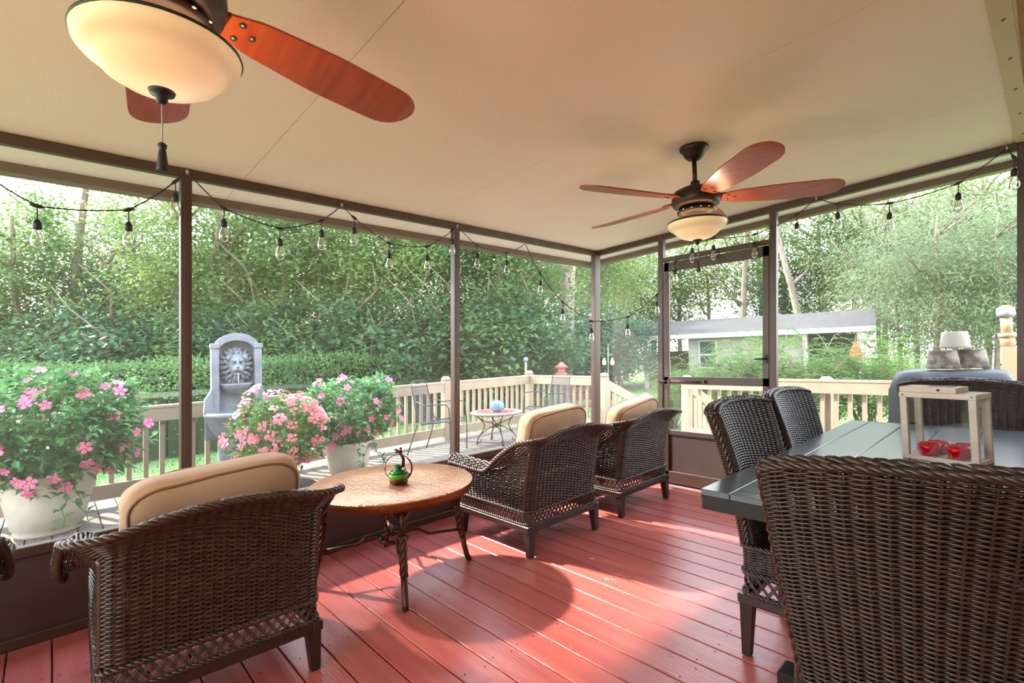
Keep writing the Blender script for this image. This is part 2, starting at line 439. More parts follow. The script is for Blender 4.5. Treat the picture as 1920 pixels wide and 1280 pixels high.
pane('window_6', PX[0] + .026, PX[1] - .026, hd1, 0, 1)
pane('window_7', PX[1] + .026, PX[2] - .026, .45, 0, 1)
# screen door
x0, x1 = PX[0] + .034, PX[1] - .03; y0, y1 = YW + .004, YW + .036
mb = MB()
for a, b in ((x0, x0 + .048), (x1 - .048, x1)): mb.box(a, b, y0, y1, .02, 2.075, 0, K, .003)
for a, b in ((.02, .13), (.94, 1.008), (1.99, 2.075)): mb.box(x0, x1, y0, y1, a, b, 0, K, .003)
door = struct('door_1', mb, M['bronze'])
mb = MB(); mb.box(x0 + .04, x1 - .04, y0 + .014, y0 + .02, .1, .5, 0, K); mb.box(x0 + .04, x1 - .04, y0 + .004, y1 - .004, .47, .51, 0, K); obj('kick_panel', mb, M['kick'], door)
for h0, h1 in ((.51, .95), (1.0, 2.0)):
    mb = MB(); y = y0 + .016; mb.add([(x0 + .04, y, fz(x0) + h0), (x1 - .04, y, fz(x1) + h0), (x1 - .04, y, fz(x1) + h1), (x0 + .04, y, fz(x0) + h1)], [(0, 1, 2, 3)]); obj('screen_panel', mb, M['screen'], door)
mb = MB(); q = lambda x, h: (x, y0 - .03, fz(x) + h)
mb.tube([q(x0 - .04, .968), q(x0 + .06, .968)], .006, 8); mb.tube([q(x0 + .06, .968), q(x0 + .36, .968)], .0125, 10); mb.tube([q(x0 + .36, .968), q(x0 + .4, .968)], .005, 8)
mb.box(x0 - .05, x0 - .03, y0 - .035, y0 - .004, .955, .98, 0, K); mb.box(x0 + .385, x0 + .405, y0 - .035, y0 + .002, .955, .98, 0, K); mb.box(x0 + .06, x0 + .075, y0 - .046, y0 - .014, .95, .985, 0, K)
obj('door_closer', mb, M['bronze'], door)
mb = MB(); mb.box(x1 - .04, x1 - .012, y0 - .01, y0, 1.13, 1.2, 0, K, .002); mb.tube([q(x1 - .026, 1.165), q(x1 - .1, 1.165)], .007, 8); mb.tube([(x1 - .026, y0, fz(x1) + 1.165), q(x1 - .026, 1.165)], .009, 8)
obj('door_handle', mb, M['black'], door)

# channel that carries the roof on the house side, soffit and house wall behind the viewer
mb = MB()
def hx(y): return -.17 + .0252 * y
n = 6; ys = [-2.6 + (4.16 + 2.6) * i / n for i in range(n + 1)]
for a, b in zip(ys[:-1], ys[1:]):
    for o0, o1, d0, d1 in ((0, .062, .0, .012),):
        mb.hexa([(hx(a) + o0, a, zc(hx(a)) - d1), (hx(a) + o1, a, zc(hx(a)) - d1), (hx(b) + o1, b, zc(hx(b)) - d1), (hx(b) + o0, b, zc(hx(b)) - d1),
                 (hx(a) + o0, a, zc(hx(a)) - d0), (hx(a) + o1, a, zc(hx(a)) - d0), (hx(b) + o1, b, zc(hx(b)) - d0), (hx(b) + o0, b, zc(hx(b)) - d0)])
y = -2.3
while y < 4.1:
    mb.ell((hx(y) + .036, y, zc(hx(y)) - .0125), (.0045, .012, .003), 8, 1, Matrix.Rotation(.5, 3, 'Z')); y += .37
struct('trim_channel', mb, [M['cream_trim'], M['black']])
mb = MB()
mb.hexa([(-.175 + .062, -2.6, 2.436), (.5, -2.6, 2.436), (.5, 4.6, 2.436), (-.066 + .062, 4.6, 2.436), (-.113, -2.6, 2.5), (.5, -2.6, 2.5), (.5, 4.6, 2.5), (-.004, 4.6, 2.5)])
struct('trim_fascia_board', mb, M['siding'])
mb = MB(); mb.box(.62, .75, -2.6, 4.6, -.1, 2.6)
for i in range(18): mb.box(.605, .625, -2.6, 4.6, .02 + i * .14, .145 + i * .14, 0, 0, .004)
struct('wall_back', mb, M['siding'])

# ------------------------------------------------------------------ garden ground
mb = MB(); N = 60
def ground(x, y): return gz(x) + .05 * noise.noise(Vector((x * .2, y * .2, 0)))
xs = [-70 + 90 * i / N for i in range(N + 1)]; yy = [-45 + 115 * i / N for i in range(N + 1)]
mb.add([(x, y, ground(x, y)) for y in yy for x in xs], [(j * (N + 1) + i, j * (N + 1) + i + 1, (j + 1) * (N + 1) + i + 1, (j + 1) * (N + 1) + i) for j in range(N) for i in range(N)], 0, True)
struct('ground_lawn', mb, M['grass'])
rnd = random.Random(12); mb = MB()
for i in range(16000):
    if rnd.random() < .5: x, y = rnd.uniform(-12, -6.4), rnd.uniform(-3, 13)
    else: x, y = rnd.uniform(-16, 1), rnd.uniform(6.8, 24)
    a = rnd.uniform(0, 2 * PI); h = rnd.uniform(.04, .09); w = .012; z = ground(x, y) - .005
    mb.add([(x - w * math.cos(a), y - w * math.sin(a), z), (x + w * math.cos(a), y + w * math.sin(a), z), (x + rnd.uniform(-.03, .03), y + rnd.uniform(-.03, .03), z + h)], [(0, 1, 2)])
g = obj('grass', mb, M['blade_grass']); tag(g, 'short green lawn grass growing around the raised deck', 'grass'); g['kind'] = 'stuff'
# ------------------------------------------------------------------ wicker
def weave(mb, P, nu, nv, rr, rs, amp, n=5, sub=3, v0=0.0, v1=1.0, closed=False, stakes=True, vs=14):
    """rows of round reed passing in front of and behind upright stakes on the surface P(u, v) -> (point, normal)"""
    for j in range(nv):
        v = v0 + (v1 - v0) * (j + .5) / nv; pts = []
        for i in range(nu * sub + (0 if closed else 1)):
            p, nr = P(i / (nu * sub), v)
            pts.append(p + nr * (amp * math.cos(PI * i / sub + PI * j)))
        mb.tube(pts, rr, n, 0, closed, False)
    if stakes:
        for i in range(nu + (0 if closed else 1)):
            mb.tube([P(i / nu, v0 + (v1 - v0) * k / vs)[0] for k in range(vs + 1)], rs, 5, 0, False, False)
def lattice(mb, Q, L, z0, z1, step=.04, r=.0042):
    """crossing diagonals between two bands; Q(s, z) gives a point at path length s"""
    n = max(2, round(L / step)); d = L / n
    for i in range(-1, n):
        for s in (1, -1):
            for o in (-.0042, .0042):
                a, b = (i + (0 if s > 0 else 1.3)) * d + o, (i + (1.3 if s > 0 else 0)) * d + o
                t0 = min(1, max(0, (0 - a) / (b - a))) if a < 0 else (min(1, max(0, (L - a) / (b - a))) if a > L else 0)
                t1 = min(1, (L - a) / (b - a)) if b > L else (min(1, (0 - a) / (b - a)) if b < 0 else 1)
                if t1 - t0 < .15: continue
                p, q = Q(a + (b - a) * t0, z0 + (z1 - z0) * t0), Q(a + (b - a) * t1, z0 + (z1 - z0) * t1)
                mid = Q(a + (b - a) * (t0 + t1) / 2, z0 + (z1 - z0) * (t0 + t1) / 2)
                mb.tube([p, mid + (mid - Q(a + (b - a) * (t0 + t1) / 2, z0 - .001)) * 0, q], r, 5, 0, False, False)
class Path:
    """plan outline with rounded corners -> position and outward normal at u in 0..1"""
    def __init__(s, pts, rad, closed, out=1):
        P = []; n = len(pts); s.closed = closed
        for i, p in enumerate(pts):
            p = Vector(p)
            if not closed and i in (0, n - 1): P.append(p); continue
            a = (Vector(pts[i - 1]) - p).normalized(); b = (Vector(pts[(i + 1) % n]) - p).normalized()
            A, B = p + a * rad, p + b * rad
            for k in range(9):
                t = k / 8; P.append(A * (1 - t) ** 2 + p * 2 * t * (1 - t) + B * t * t)
        if closed: P.append(P[0])
        D = []
        for i in range(len(P) - 1):
            m = max(1, int((P[i + 1] - P[i]).length / .02))
            for k in range(m): D.append(P[i].lerp(P[i + 1], k / m))
        D.append(P[-1]); s.D = D; s.L = [0]
        for i in range(1, len(D)): s.L.append(s.L[-1] + (D[i] - D[i - 1]).length)
        s.T = s.L[-1]; s.o = out
    def at(s, d):
        d = d % s.T if s.closed else max(0, min(s.T, d)); lo, hi = 0, len(s.L) - 2
        while lo < hi:
            m = (lo + hi + 1) // 2
            if s.L[m] <= d: lo = m
            else: hi = m - 1
        w = (d - s.L[lo]) / max(1e-9, s.L[lo + 1] - s.L[lo]); p = s.D[lo].lerp(s.D[lo + 1], w)
        a, b = s.D[max(0, lo - 1)], s.D[min(len(s.D) - 1, lo + 2)]
        if s.closed and lo == 0: a = s.D[-2]
        t = (b - a).normalized()
        return p, Vector((t.y, -t.x)) * s.o
def smooth(a, b, x):
    t = max(0, min(1, (x - a) / (b - a))); return t * t * (3 - 2 * t)

# ------------------------------------------------------------------ lounge chair (front towards -x)
LP = Path([(-.36, -.345), (.325, -.345), (.325, .345), (-.36, .345)], .06, False, 1)
def lounge_profile(u):
    p, o = LP.at(u * LP.T); e = smooth(.02, .33, p.x)
    top = (.55 + .012 * smooth(-.05, -.36, p.x)) * (1 - e) + (.73 + .055 * (1 - min(1, (p.y / .36) ** 2))) * e
    e2 = smooth(-.04, .27, p.x); A = R(176) * (1 - e2) + R(62) * e2; a0 = R(36) * e2; Lc = .158 * (1 - e2) + .125 * e2; Rr = Lc / (A - a0)
    return p, o, e, top, A, a0, Rr
def lounge_pt(u, v):
    p, o, e, top, A, a0, Rr = lounge_profile(u)
    zbk = .275; zcn = top - Rr * (math.sin(min(A, PI / 2)) - math.sin(a0)); vc = .74
    w = min(1, v / vc)
    off = -.014 * (1 - e) * w ** 1.4 + .012 * math.sin(PI * w) * (1 - e); lx = .07 * e * w ** 1.3
    z = zbk + (zcn - zbk) * w
    if v > vc:
        a = a0 + (A - a0) * (v - vc) / (1 - vc); off += Rr * (math.cos(a0) - math.cos(a)); z += Rr * (math.sin(a) - math.sin(a0))
    q = p + o * off
    return Vector((q.x + lx, q.y, z))
def lounge_P(u, v):
    p = lounge_pt(u, v); a = lounge_pt(min(1, u + .004), v) - lounge_pt(max(0, u - .004), v)
    b = lounge_pt(u, min(1, v + .01)) - lounge_pt(u, max(0, v - .01)); n = a.cross(b)
    return p, (n.normalized() if n.length > 1e-9 else Vector((0, 0, 1)))
def leg_mb(x, y, w0, w1, z0, z1, dx=0, dy=0):
    m = MB()
    m.hexa([(x + dx - w0, y + dy - w0, z0), (x + dx + w0, y + dy - w0, z0), (x + dx + w0, y + dy + w0, z0), (x + dx - w0, y + dy + w0, z0),
            (x - w1, y - w1, z1), (x + w1, y - w1, z1), (x + w1, y + w1, z1), (x - w1, y + w1, z1)])
    m.lathe([(w0 * .8, -.004), (w0 * .8, .004)], 10, 1, (x + dx, y + dy, z0))
    return m
FR = Path([(-.36, -.345), (.33, -.345), (.33, .345), (-.36, .345)], .04, True, 1)
def ring(path, z, off=0, n=90):
    out = []
    for i in range(n):
        p, o = path.at(path.T * i / n); q = p + o * off; out.append(Vector((q.x, q.y, z)))
    return out
def lounge_chair(label, x, y, yaw, group):
    t = thing('wicker_armchair', label, 'armchair', x, y, yaw=yaw, group=group)
    ub = .34; ue = 1 - ub
    uL = (.36 + .325 - .03) / LP.T; uR = 1 - uL
    for u0, u1, nm, nu, nv in ((0, uL, 'arm_panel', 20, 44), (uR, 1, 'arm_panel', 20, 44), (uL, uR, 'backrest', 20, 66)):
        m = MB(); weave(m, lambda u, v: lounge_P(u0 + (u1 - u0) * u, v), nu, nv, .0051, .0048, .0054)
        obj(nm, m, M['wicker'], t)
    for u in (uL, uR): m = MB(); m.tube([lounge_P(u, k / 16 * .76)[0] for k in range(17)], .013, 8); obj('corner_pole', m, M['wicker'], t)
    for u in (0, 1): m = MB(); m.tube([lounge_P(u, k / 20)[0] for k in range(21)], .011, 8); obj('arm_end_pole', m, M['wicker'], t)
    m = MB(); m.rope([lounge_pt(i / 120, 1.0) for i in range(121)], .015, 3, .075, .0085); obj('rim_braid', m, M['wicker'], t)
    m = MB()
    for z in (.278, .2): m.rope(ring(FR, z, .006), .011, 3, .06, .0062, closed=True)
    obj('base_braid', m, M['wicker'], t)
    m = MB()
    def Q(s, z):
        p, o = FR.at(s); return Vector((p.x + o.x * .003, p.y + o.y * .003, z))
    lattice(m, Q, FR.T, .203, .27, .036, .0031); obj('lattice_band', m, M['wicker'], t)
    m = MB(); w = .04
    for a in ((-.375, .345, -.36, -.32), (-.375, .345, .32, .36), (-.375, -.335, -.32, .32), (.305, .345, -.32, .32)): m.box(*a, .155, .195, 0, 0, .004)
    m.box(-.34, .3, -.325, .325, .268, .285)
    obj('frame', m, M['dark_wood'], t)
    for sx, sy in ((-.335, -.325), (-.335, .325), (.315, -.325), (.315, .325)):
        obj('leg', leg_mb(sx, sy, .018, .027, .004, .16, .01 * sgn(sx), .004 * sgn(sy)), [M['dark_wood'], M['black']], t)
    m = MB(); weave(m, lambda u, v: (Vector((-.362, -.335 + .67 * u, .28 + .05 * v)), Vector((-1, 0, 0))), 18, 6, .0046, .0042, .0056); obj('front_apron', m, M['wicker'], t)
    return t
def cushion_mb(sx, sy, sz, seed, sag=.0):
    m = MB()
    def fn(p):
        d = noise.noise(Vector((p.x * 6 + seed, p.y * 6, p.z * 6))) * .018 + noise.noise(Vector((p.x * 20, p.y * 20 + seed, p.z * 20))) * .006
        s = 1 + d / max(.05, p.length)
        p = p * s; p.z += 0; p.y -= sag * (p.x / sx) ** 2
        return p
    m.super(sx, sy, sz, .32, 64, 28, 0, fn=fn)
    f = lambda w, q: sgn(w) * abs(w) ** q
    for zz in (-.68, .68):
        c = abs(zz) ** (1 / .6); c = math.sqrt(1 - c * c); c = c ** .5; pts = []
        for k in range(80):
            a = 2 * PI * k / 80; pts.append(fn(Vector((sx * c * f(math.cos(a), .32) * 1.006, sy * c * f(math.sin(a), .32) * 1.006, sz * zz))))
        m.tube(pts, .0055, 6, 1, True)
    return m
ARM = 'wicker armchairs facing the garden'
chairs = [
    (-2.345, .463, -1.5, 'large brown wicker armchair seen from behind in front of the pink flower pots', 'tan back cushion in the big wicker armchair nearest the camera'),
    (-2.45, 2.483, 0, 'brown wicker armchair beside the round copper table, hammered top touching its arm', 'tan back cushion of the wicker armchair next to the copper table'),
    (-2.455, 3.473, 0, 'brown wicker armchair farthest away, standing by the screen door', 'pale back cushion of the wicker armchair by the screen door'),
    (-2.56, -.56, 0, 'wicker armchair mostly out of view, only its arm tip shows at the edge', 'tan back cushion of the armchair that is almost out of view')]
proto = None
cush_seat, cush_back = mesh('seat_cushion', cushion_mb(.272, .278, .062, 1), [M['cushion'], M['piping']]), mesh('back_cushion', cushion_mb(.298, .222, .085, 5, .012), [M['cushion'], M['piping']])
for i, (x, y, yaw, lab, clab) in enumerate(chairs):
    if proto is None: proto = lounge_chair(lab, x, y, yaw, ARM)
    else: dup(proto, lab, x, y, None, yaw, ARM)
    if i == 3: continue
    base = Matrix.Translation((x, y, fz(x))) @ TILT @ Matrix.Rotation(R(yaw), 4, 'Z')
    s = obj('seat_cushion', cush_seat); tag(s, clab.replace('back cushion', 'seat cushion').replace('tan ', 'flat tan ').replace('pale ', 'flat pale '), 'cushion', 'armchair seat cushions'); s.matrix_world = base @ Matrix.Translation((-.05, 0, .367))
    b = obj('back_cushion', cush_back); tag(b, clab, 'cushion', 'armchair back cushions')
    b.matrix_world = base @ Matrix.Translation((.2, (.012, .035, .035, 0)[i], (.662, .68, .645, .662)[i])) @ Matrix.Rotation(R((14, 13, 14, 14)[i]), 4, 'Y') @ Matrix.Rotation(R((5, 4, 9, 0)[i]), 4, 'X') @ Matrix(((0, 0, 1, 0), (1, 0, 0, 0), (0, 1, 0, 0), (0, 0, 0, 1)))

# ------------------------------------------------------------------ dining chair (front towards -x)
DP = Path([(-.235, -.235), (.225, -.235), (.225, .235), (-.235, .235)], .05, True, 1)
def back_pt(u, v):
    """closed loop round the back slab; v = 0 at the seat, 1 under the crest"""
    t = .052; rad = .02
    w = .215 + .075 * v ** .8
    # outline: front face (-x side) from -w to w, then round and back along the rear face
    per = 4 * w + 2 * t; d = u * per
    if d < 2 * w: y, x = -w + d, -t / 2
    elif d < 2 * w + t: y, x = w, -t / 2 + (d - 2 * w)
    elif d < 4 * w + t: y, x = w - (d - 2 * w - t), t / 2
    else: y, x = -w, t / 2 - (d - 4 * w - t)
    k = y / w
    bow = -.05 * (k * k)                           # edges come forward
    crest = 1.0 + .016 * (1 - k * k) - .01 * abs(k) ** 8
    z = .44 + (crest - .44) * v
    lean = .045 * v + .085 * v * v
    return Vector((.215 + x + bow * (.3 + .7 * v) + lean, y, z))
def back_P(u, v):
    p = back_pt(u, v); a = back_pt((u + .003) % 1, v) - back_pt((u - .003) % 1, v)
    b = back_pt(u, min(1, v + .01)) - back_pt(u, max(0, v - .01)); n = a.cross(b)
    return p, (-n.normalized() if n.length > 1e-9 else Vector((1, 0, 0)))
def dining_chair(label, x, y, yaw, group):
    t = thing('wicker_dining_chair', label, 'dining chair', x, y, yaw=yaw, group=group)
    m = MB(); weave(m, back_P, 32, 108, .0031, .0042, .0046, closed=True); obj('backrest', m, M['wicker2'], t)
    m = MB(); n = 96
    top = [back_pt(i / n, 1.0) for i in range(n)]
    m.rope([p + Vector((0, 0, .002)) for p in top], .0095, 3, .06, .0057, closed=True)
    w = .29                                       # braided crest between the two faces
    mid = []
    for i in range(41):
        k = -1 + 2 * i / 40; u = (k + 1) * w / (4 * w + .104); q = back_pt(u, 1.0); mid.append(q + Vector((.026, 0, .008)))
    m.rope(mid, .0135, 3, .085, .0078)
    obj('crest_braid', m, M['wicker2'], t)
    for s in (-1, 1):
        m = MB()
        pts = []
        for k in range(18):
            v = k / 17; w = .215 + .075 * v ** .8; per = 4 * w + .104
            pts.append(back_pt((.026 + 4 * w + .052) / per % 1 if s < 0 else (2 * w + .026) / per, v) + Vector((0, .004 * s, 0)))
        m.rope(pts, .012, 3, .08, .0072)
        obj('side_braid', m, M['wicker2'], t)
    def Q(s, z, o=.0):
        p, nr = DP.at(s); return Vector((p.x + nr.x * o, p.y + nr.y * o, z))
    m = MB()
    weave(m, lambda u, v: (Q(u * DP.T, .345 + .1 * v), Vector((*DP.at(u * DP.T)[1], 0))), 44, 20, .0029, .004, .0044, closed=True, vs=2)
    obj('seat_skirt', m, M['wicker2'], t)
    m = MB()
    for z in (.452, .345, .262): m.rope(ring(DP, z, .004), .0105, 3, .06, .006, closed=True)
    obj('skirt_braid', m, M['wicker2'], t)
    m = MB(); lattice(m, lambda s, z: Q(s, z, .002), DP.T, .266, .342, .042, .0031); obj('lattice_band', m, M['wicker2'], t)
    m = MB()
    for a in ((-.25, .24, -.25, -.215), (-.25, .24, .215, .25), (-.25, -.215, -.215, .215), (.205, .24, -.215, .215)): m.box(*a, .22, .258, 0, 0, .004)
    obj('frame', m, M['dark_wood'], t)
    m = MB(); m.box(-.23, .2, -.215, .215, .435, .452, 0, 0, .004); obj('seat', m, M['wicker2'], t)
    for sx in (-.215, .21):
        for sy in (-.215, .215): obj('leg', leg_mb(sx, sy, .016, .025, .004, .222, .012 * sgn(sx), 0), [M['dark_wood'], M['black']], t)
    return t
DC = 'wicker dining chairs around the slate table'
d0 = dining_chair('tall dark wicker dining chair in the foreground, its woven back to the camera', -.185, 1.55, -74, DC)
dup(d0, 'wicker dining chair on the long side of the table nearest its front corner', -.58, 2.30, None, 180, DC)
dup(d0, 'wicker dining chair behind the front one on the table long side, near the railing', -.575, 2.93, None, 180, DC)
dup(d0, 'dark wicker dining chair at the far head of the table behind the lantern', -.26, 3.735, None, 90, DC)

# ------------------------------------------------------------------ dining table
TX0, TX1, TY0, TY1, TH = -.77, .3, 1.67, 3.78, .77
t = thing('dining_table', 'long dark slate plank dining table with a lantern standing on it', 'table', 0, 0)
m = MB(); m.box(TX0, TX0 + .1, TY0, TY1, TH - .022, TH, 0, 0, .002); m.box(TX1 - .1, TX1, TY0, TY1, TH - .022, TH, 0, 0, .002)
m.box(TX0 + .102, TX1 - .102, TY0, TY0 + .06, TH - .022, TH, 0, 0, .002); m.box(TX0 + .102, TX1 - .102, TY1 - .06, TY1, TH - .022, TH, 0, 0, .002)
w = (TX1 - TX0 - .204) / 5
for i in range(5): m.box(TX0 + .102 + i * w + .0015, TX0 + .102 + (i + 1) * w - .0015, TY0 + .063, TY1 - .063, TH - .022, TH, 0, 0, .002)
obj('tabletop', m, M['slate'], t)
m = MB(); m.box(TX0, TX1, TY0, TY1, TH - .03, TH - .0225); 
for a in ((TX0 + .002, TX0 + .03, TY0 + .002, TY1 - .002), (TX1 - .03, TX1 - .002, TY0 + .002, TY1 - .002), (TX0 + .03, TX1 - .03, TY0 + .002, TY0 + .03), (TX0 + .03, TX1 - .03, TY1 - .03, TY1 - .002)): m.box(*a, TH - .07, TH - .03)
obj('apron', m, M['slate_edge'], t)
for y in (1.985, 3.4):
    m = MB(); m.box(TX0 + .13, TX1 - .13, y - .05, y + .05, .004, .075, 0, 0, .006); obj('foot', m, M['slate_edge'], t)
    m = MB(); m.box(-.30, -.17, y - .045, y + .045, .075, TH - .07, 0, 0, .006); m.box(TX0 + .15, TX1 - .15, y - .04, y + .04, TH - .13, TH - .07, 0, 0, .004); obj('leg', m, M['slate_edge'], t)
m = MB(); m.box(-.27, -.2, 2.03, 3.355, .2, .29, 0, 0, .004); obj('stretcher', m, M['slate_edge'], t)
def on_table(x, y): return fz(x) + TH + .0015

# lantern and candles
LYAW = -13
lx, ly = -.242, 2.712; W, D, H = .125, .078, .282
t = thing('candle_lantern', 'whitewashed wooden lantern with glass sides standing on the slate table', 'lantern', lx, ly, on_table(lx, ly), LYAW)
for sx in (-1, 1):
    for sy in (-1, 1):
        m = MB(); m.box(sx * W - (.024 if sx > 0 else 0), sx * W + (.024 if sx < 0 else 0), sy * D - (.02 if sy > 0 else 0), sy * D + (.02 if sy < 0 else 0), .018, H - .022, 0, 0, .001); obj('corner_post', m, M['lantern'], t)
m = MB(); m.box(-W, W, -D, D, 0, .018, 0, 0, .0015); obj('base', m, M['lantern'], t)
m = MB(); m.box(-W - .002, W + .002, -D - .002, D + .002, H - .022, H, 0, 0, .0015); lid = obj('top', m, M['lantern'], t)
for s in (-1, 1): m = MB(); m.ell((s * (W - .012), -D - .003, H - .011), (.003, .002, .003), 8); obj('screw', m, M['rust'], lid)
m = MB(); m.box(-W - .004, .062, -D + .012, D - .012, H, H + .022, 0, 0, .0015); ld = obj('lid', m, M['lantern'], t)
m = MB(); m.ell((.006, -D + .008, H + .012), (.005, .007, .005), 10); obj('knob', m, M['rust'], ld)
m = MB(); m.box(-.05, .035, -.012, .035, H + .022, H + .0235); obj('lid_opening', m, M['dkgrey'], ld)
for sy in (-1, 1):
    m = MB(); y = sy * (D - .01); m.add([(-W + .02, y, .018), (W - .02, y, .018), (W - .02, y, H - .02), (-W + .02, y, H - .02)], [(0, 1, 2, 3)]); obj('glass_pane', m, M['glass'], t)
for sx in (-1, 1):
    m = MB(); x = sx * (W - .012); m.add([(x, -D + .016, .018), (x, D - .016, .018), (x, D - .016, H - .02), (x, -D + .016, H - .02)], [(0, 1, 2, 3)]); obj('glass_pane', m, M['glass'], t)
cup = None
for i, (dx, dy, lb) in enumerate(((-.045, -.036, 'red glass candle cup inside the lantern, front one by the open corner post'), (.046, -.036, 'red glass candle cup inside the lantern, front one nearest the table edge'), (-.04, .042, 'red glass candle cup at the back of the lantern, behind the front pair'), (.05, .042, 'red glass candle cup in the back corner of the lantern'))):
    cw, sw = math.cos(R(LYAW)), math.sin(R(LYAW)); dx, dy = dx * 1.02, dy * .9 - .004; px, py = lx + dx * cw - dy * sw, ly + dx * sw + dy * cw; z = on_table(px, py) + .019
    if cup is None:
        cup = thing('candle_cup', lb, 'candle', px, py, z, group='red candle cups in the lantern')
        m = MB(); m.lathe([(.026, 0), (.031, .004), (.0365, .03), (.038, .05), (.0357, .05), (.0345, .03), (.029, .014), (.01, .012)], 28); obj('cup', m, M['red_glass'], cup)
        m = MB(); m.lathe([(.030, .015), (.0345, .036), (.01, .037)], 24); w = obj('wax', m, M['wax'], cup)
        m = MB(); m.tube([(0, 0, .036), (.001, 0, .046)], .0012, 6); obj('wick', m, M['black'], w)
    else: dup(cup, lb, px, py, z, 0, 'red candle cups in the lantern')

# ------------------------------------------------------------------ round copper table
cx, cy_, TR, TZ = -2.555, 1.46, .468, .54
t = thing('coffee_table', 'round hammered copper table on twisted iron legs beside the wicker armchair', 'table', cx, cy_)
m = MB(); m.lathe([(0.001, TZ), (TR * .5, TZ), (TR - .008, TZ), (TR, TZ - .006)], 96, 0, cap=False); tp = obj('tabletop', m, M['copper'], t)
m = MB(); m.lathe([(TR, TZ - .006), (TR + .001, TZ - .02), (TR - .004, TZ - .048), (TR - .03, TZ - .05), (0.001, TZ - .05)], 96, 0, cap=False); obj('rim', m, M['copper_edge'], tp)
LA = [math.atan2(1.285 - 1.46, -2.16 + 2.575), math.atan2(.40, .16), 0, 0]; LA[2] = LA[0] + PI; LA[3] = LA[1] + PI
def twisted(m, pts, r, turns):
    pts = [Vector(p) for p in pts]; N = len(pts)
    for k in range(3):
        q = []
        for i, p in enumerate(pts):
            tt = pts[min(i + 1, N - 1)] - pts[max(0, i - 1)]; tt.normalize(); a = tt.orthogonal().normalized(); b = tt.cross(a)
            w = 2 * PI * (k / 3 + turns * i / (N - 1)); q.append(p + (a * math.cos(w) + b * math.sin(w)) * r * .5)
        m.tube(q, r * .68, 8)
for a in LA:
    ca, sa = math.cos(a), math.sin(a); f = lambda r, z: (r * ca, r * sa, z)
    m = MB(); m.tube([f(.455, .004), f(.44, .03), f(.425, .09), f(.415, .16)], [.017, .0165, .0165, .017], 8)
    twisted(m, [f(.415 - .03 * math.sin(k / 12 * PI / 2), .15 + .2 * k / 12) for k in range(13)], .02, 1.6)
    m.tube([f(.385, .34), f(.38, .4), f(.375, .49)], [.019, .021, .022], 8)
    lg = obj('leg', m, M['iron'], t)
    m = MB()
    for s in (-1, 1):
        pts = [Vector(f(.385, .36))]
        for k in range(1, 9):
            w = k / 8 * PI / 2; pts.append(Vector(f(.385, .36 + .128 * math.sin(w))) + Vector((-sa, ca, 0)) * s * .1 * (1 - math.cos(w)))
        m.tube(pts, .0085, 6)
    obj('leg_scroll', m, M['iron'], lg)
for a in LA:
    ca, sa = math.cos(a), math.sin(a); f = lambda r, z, o=0: (r * ca - o * sa, r * sa + o * ca, z)
    m = MB(); m.tube([f(.405, .195), f(.3, .2), f(.2, .2)], .0095, 8); m.tube([f(.205, .2), f(.15, .235, .0), f(.1, .24), f(.06, .225), f(.052, .2)], .0095, 8); obj('stretcher', m, M['iron'], t)
m = MB(); m.tube([(.075 * math.cos(2 * PI * k / 32), .075 * math.sin(2 * PI * k / 32), .205) for k in range(32)], .012, 8, 0, True); obj('stretcher_ring', m, M['iron'], t)

# green glass oil burner in an iron hoop
tx, ty = -2.5, 1.455
t = thing('oil_burner', 'green glass oil burner in a rusty iron hoop on the round copper table', 'ornament', tx, ty, fz(tx) + TZ + .001, 0, None)
m = MB(); m.lathe([(.045, 0), (.05, .004), (.05, .028), (.044, .03), (.044, .006), (.03, .004)], 24)
for k in range(8): m.ell((.049 * math.cos(k * PI / 4), .049 * math.sin(k * PI / 4), .015), (.006, .006, .006), 6)
obj('stand_ring', m, M['rust'], t)
m = MB(); m.lathe([(.03, .016), (.052, .026), (.062, .042), (.056, .056)], 28); bo = obj('bowl', m, M['green_glass'], t)
m = MB(); m.lathe([(.056, .056), (.045, .068), (.028, .074), (.021, .08), (.02, .094), (.024, .102), (.02, .102), (.015, .08)], 28); obj('neck', m, M['dgreen_glass'], t)
e1 = Vector((SY, CY, 0)); m = MB()
c = [(e1 * .078 * math.cos(a) + Vector((0, 0, .085 + .078 * math.sin(a)))) for a in [R(-50 + i * 280 / 40) for i in range(41)]]
m.tube(c[10:], .0028, 6); m.tube(c[:14], [.010] * 14, 8, flat=.5); hp = obj('hoop', m, M['rust'], t)
m = MB(); m.tube([e1 * .028 + Vector((0, 0, .09)), e1 * .03 + Vector((0, 0, .14)), e1 * .012 + Vector((0, 0, .17)), e1 * -.004 + Vector((0, 0, .19))], [.0095, .0095, .008, .006], 8)
for k in range(5): p = e1 * (.004 + .012 * math.cos(k * 1.3)) + Vector((0, .01 * math.sin(k * 2), .185 + .012 * math.sin(k * 1.3))); m.ell(p, (.009, .009, .007), 8)
obj('hanger', m, M['rust'], t)
for k, (a, b) in enumerate(((-.075, .1), (-.04, .075), (-.03, .03), (.06, .05), (.04, .08))):
    m = MB(); p = e1 * a + Vector((0, 0, b)); m.ell(p, (.0065, .0065, .0065), 8); obj('bead', m, M['pinkglass'], t)
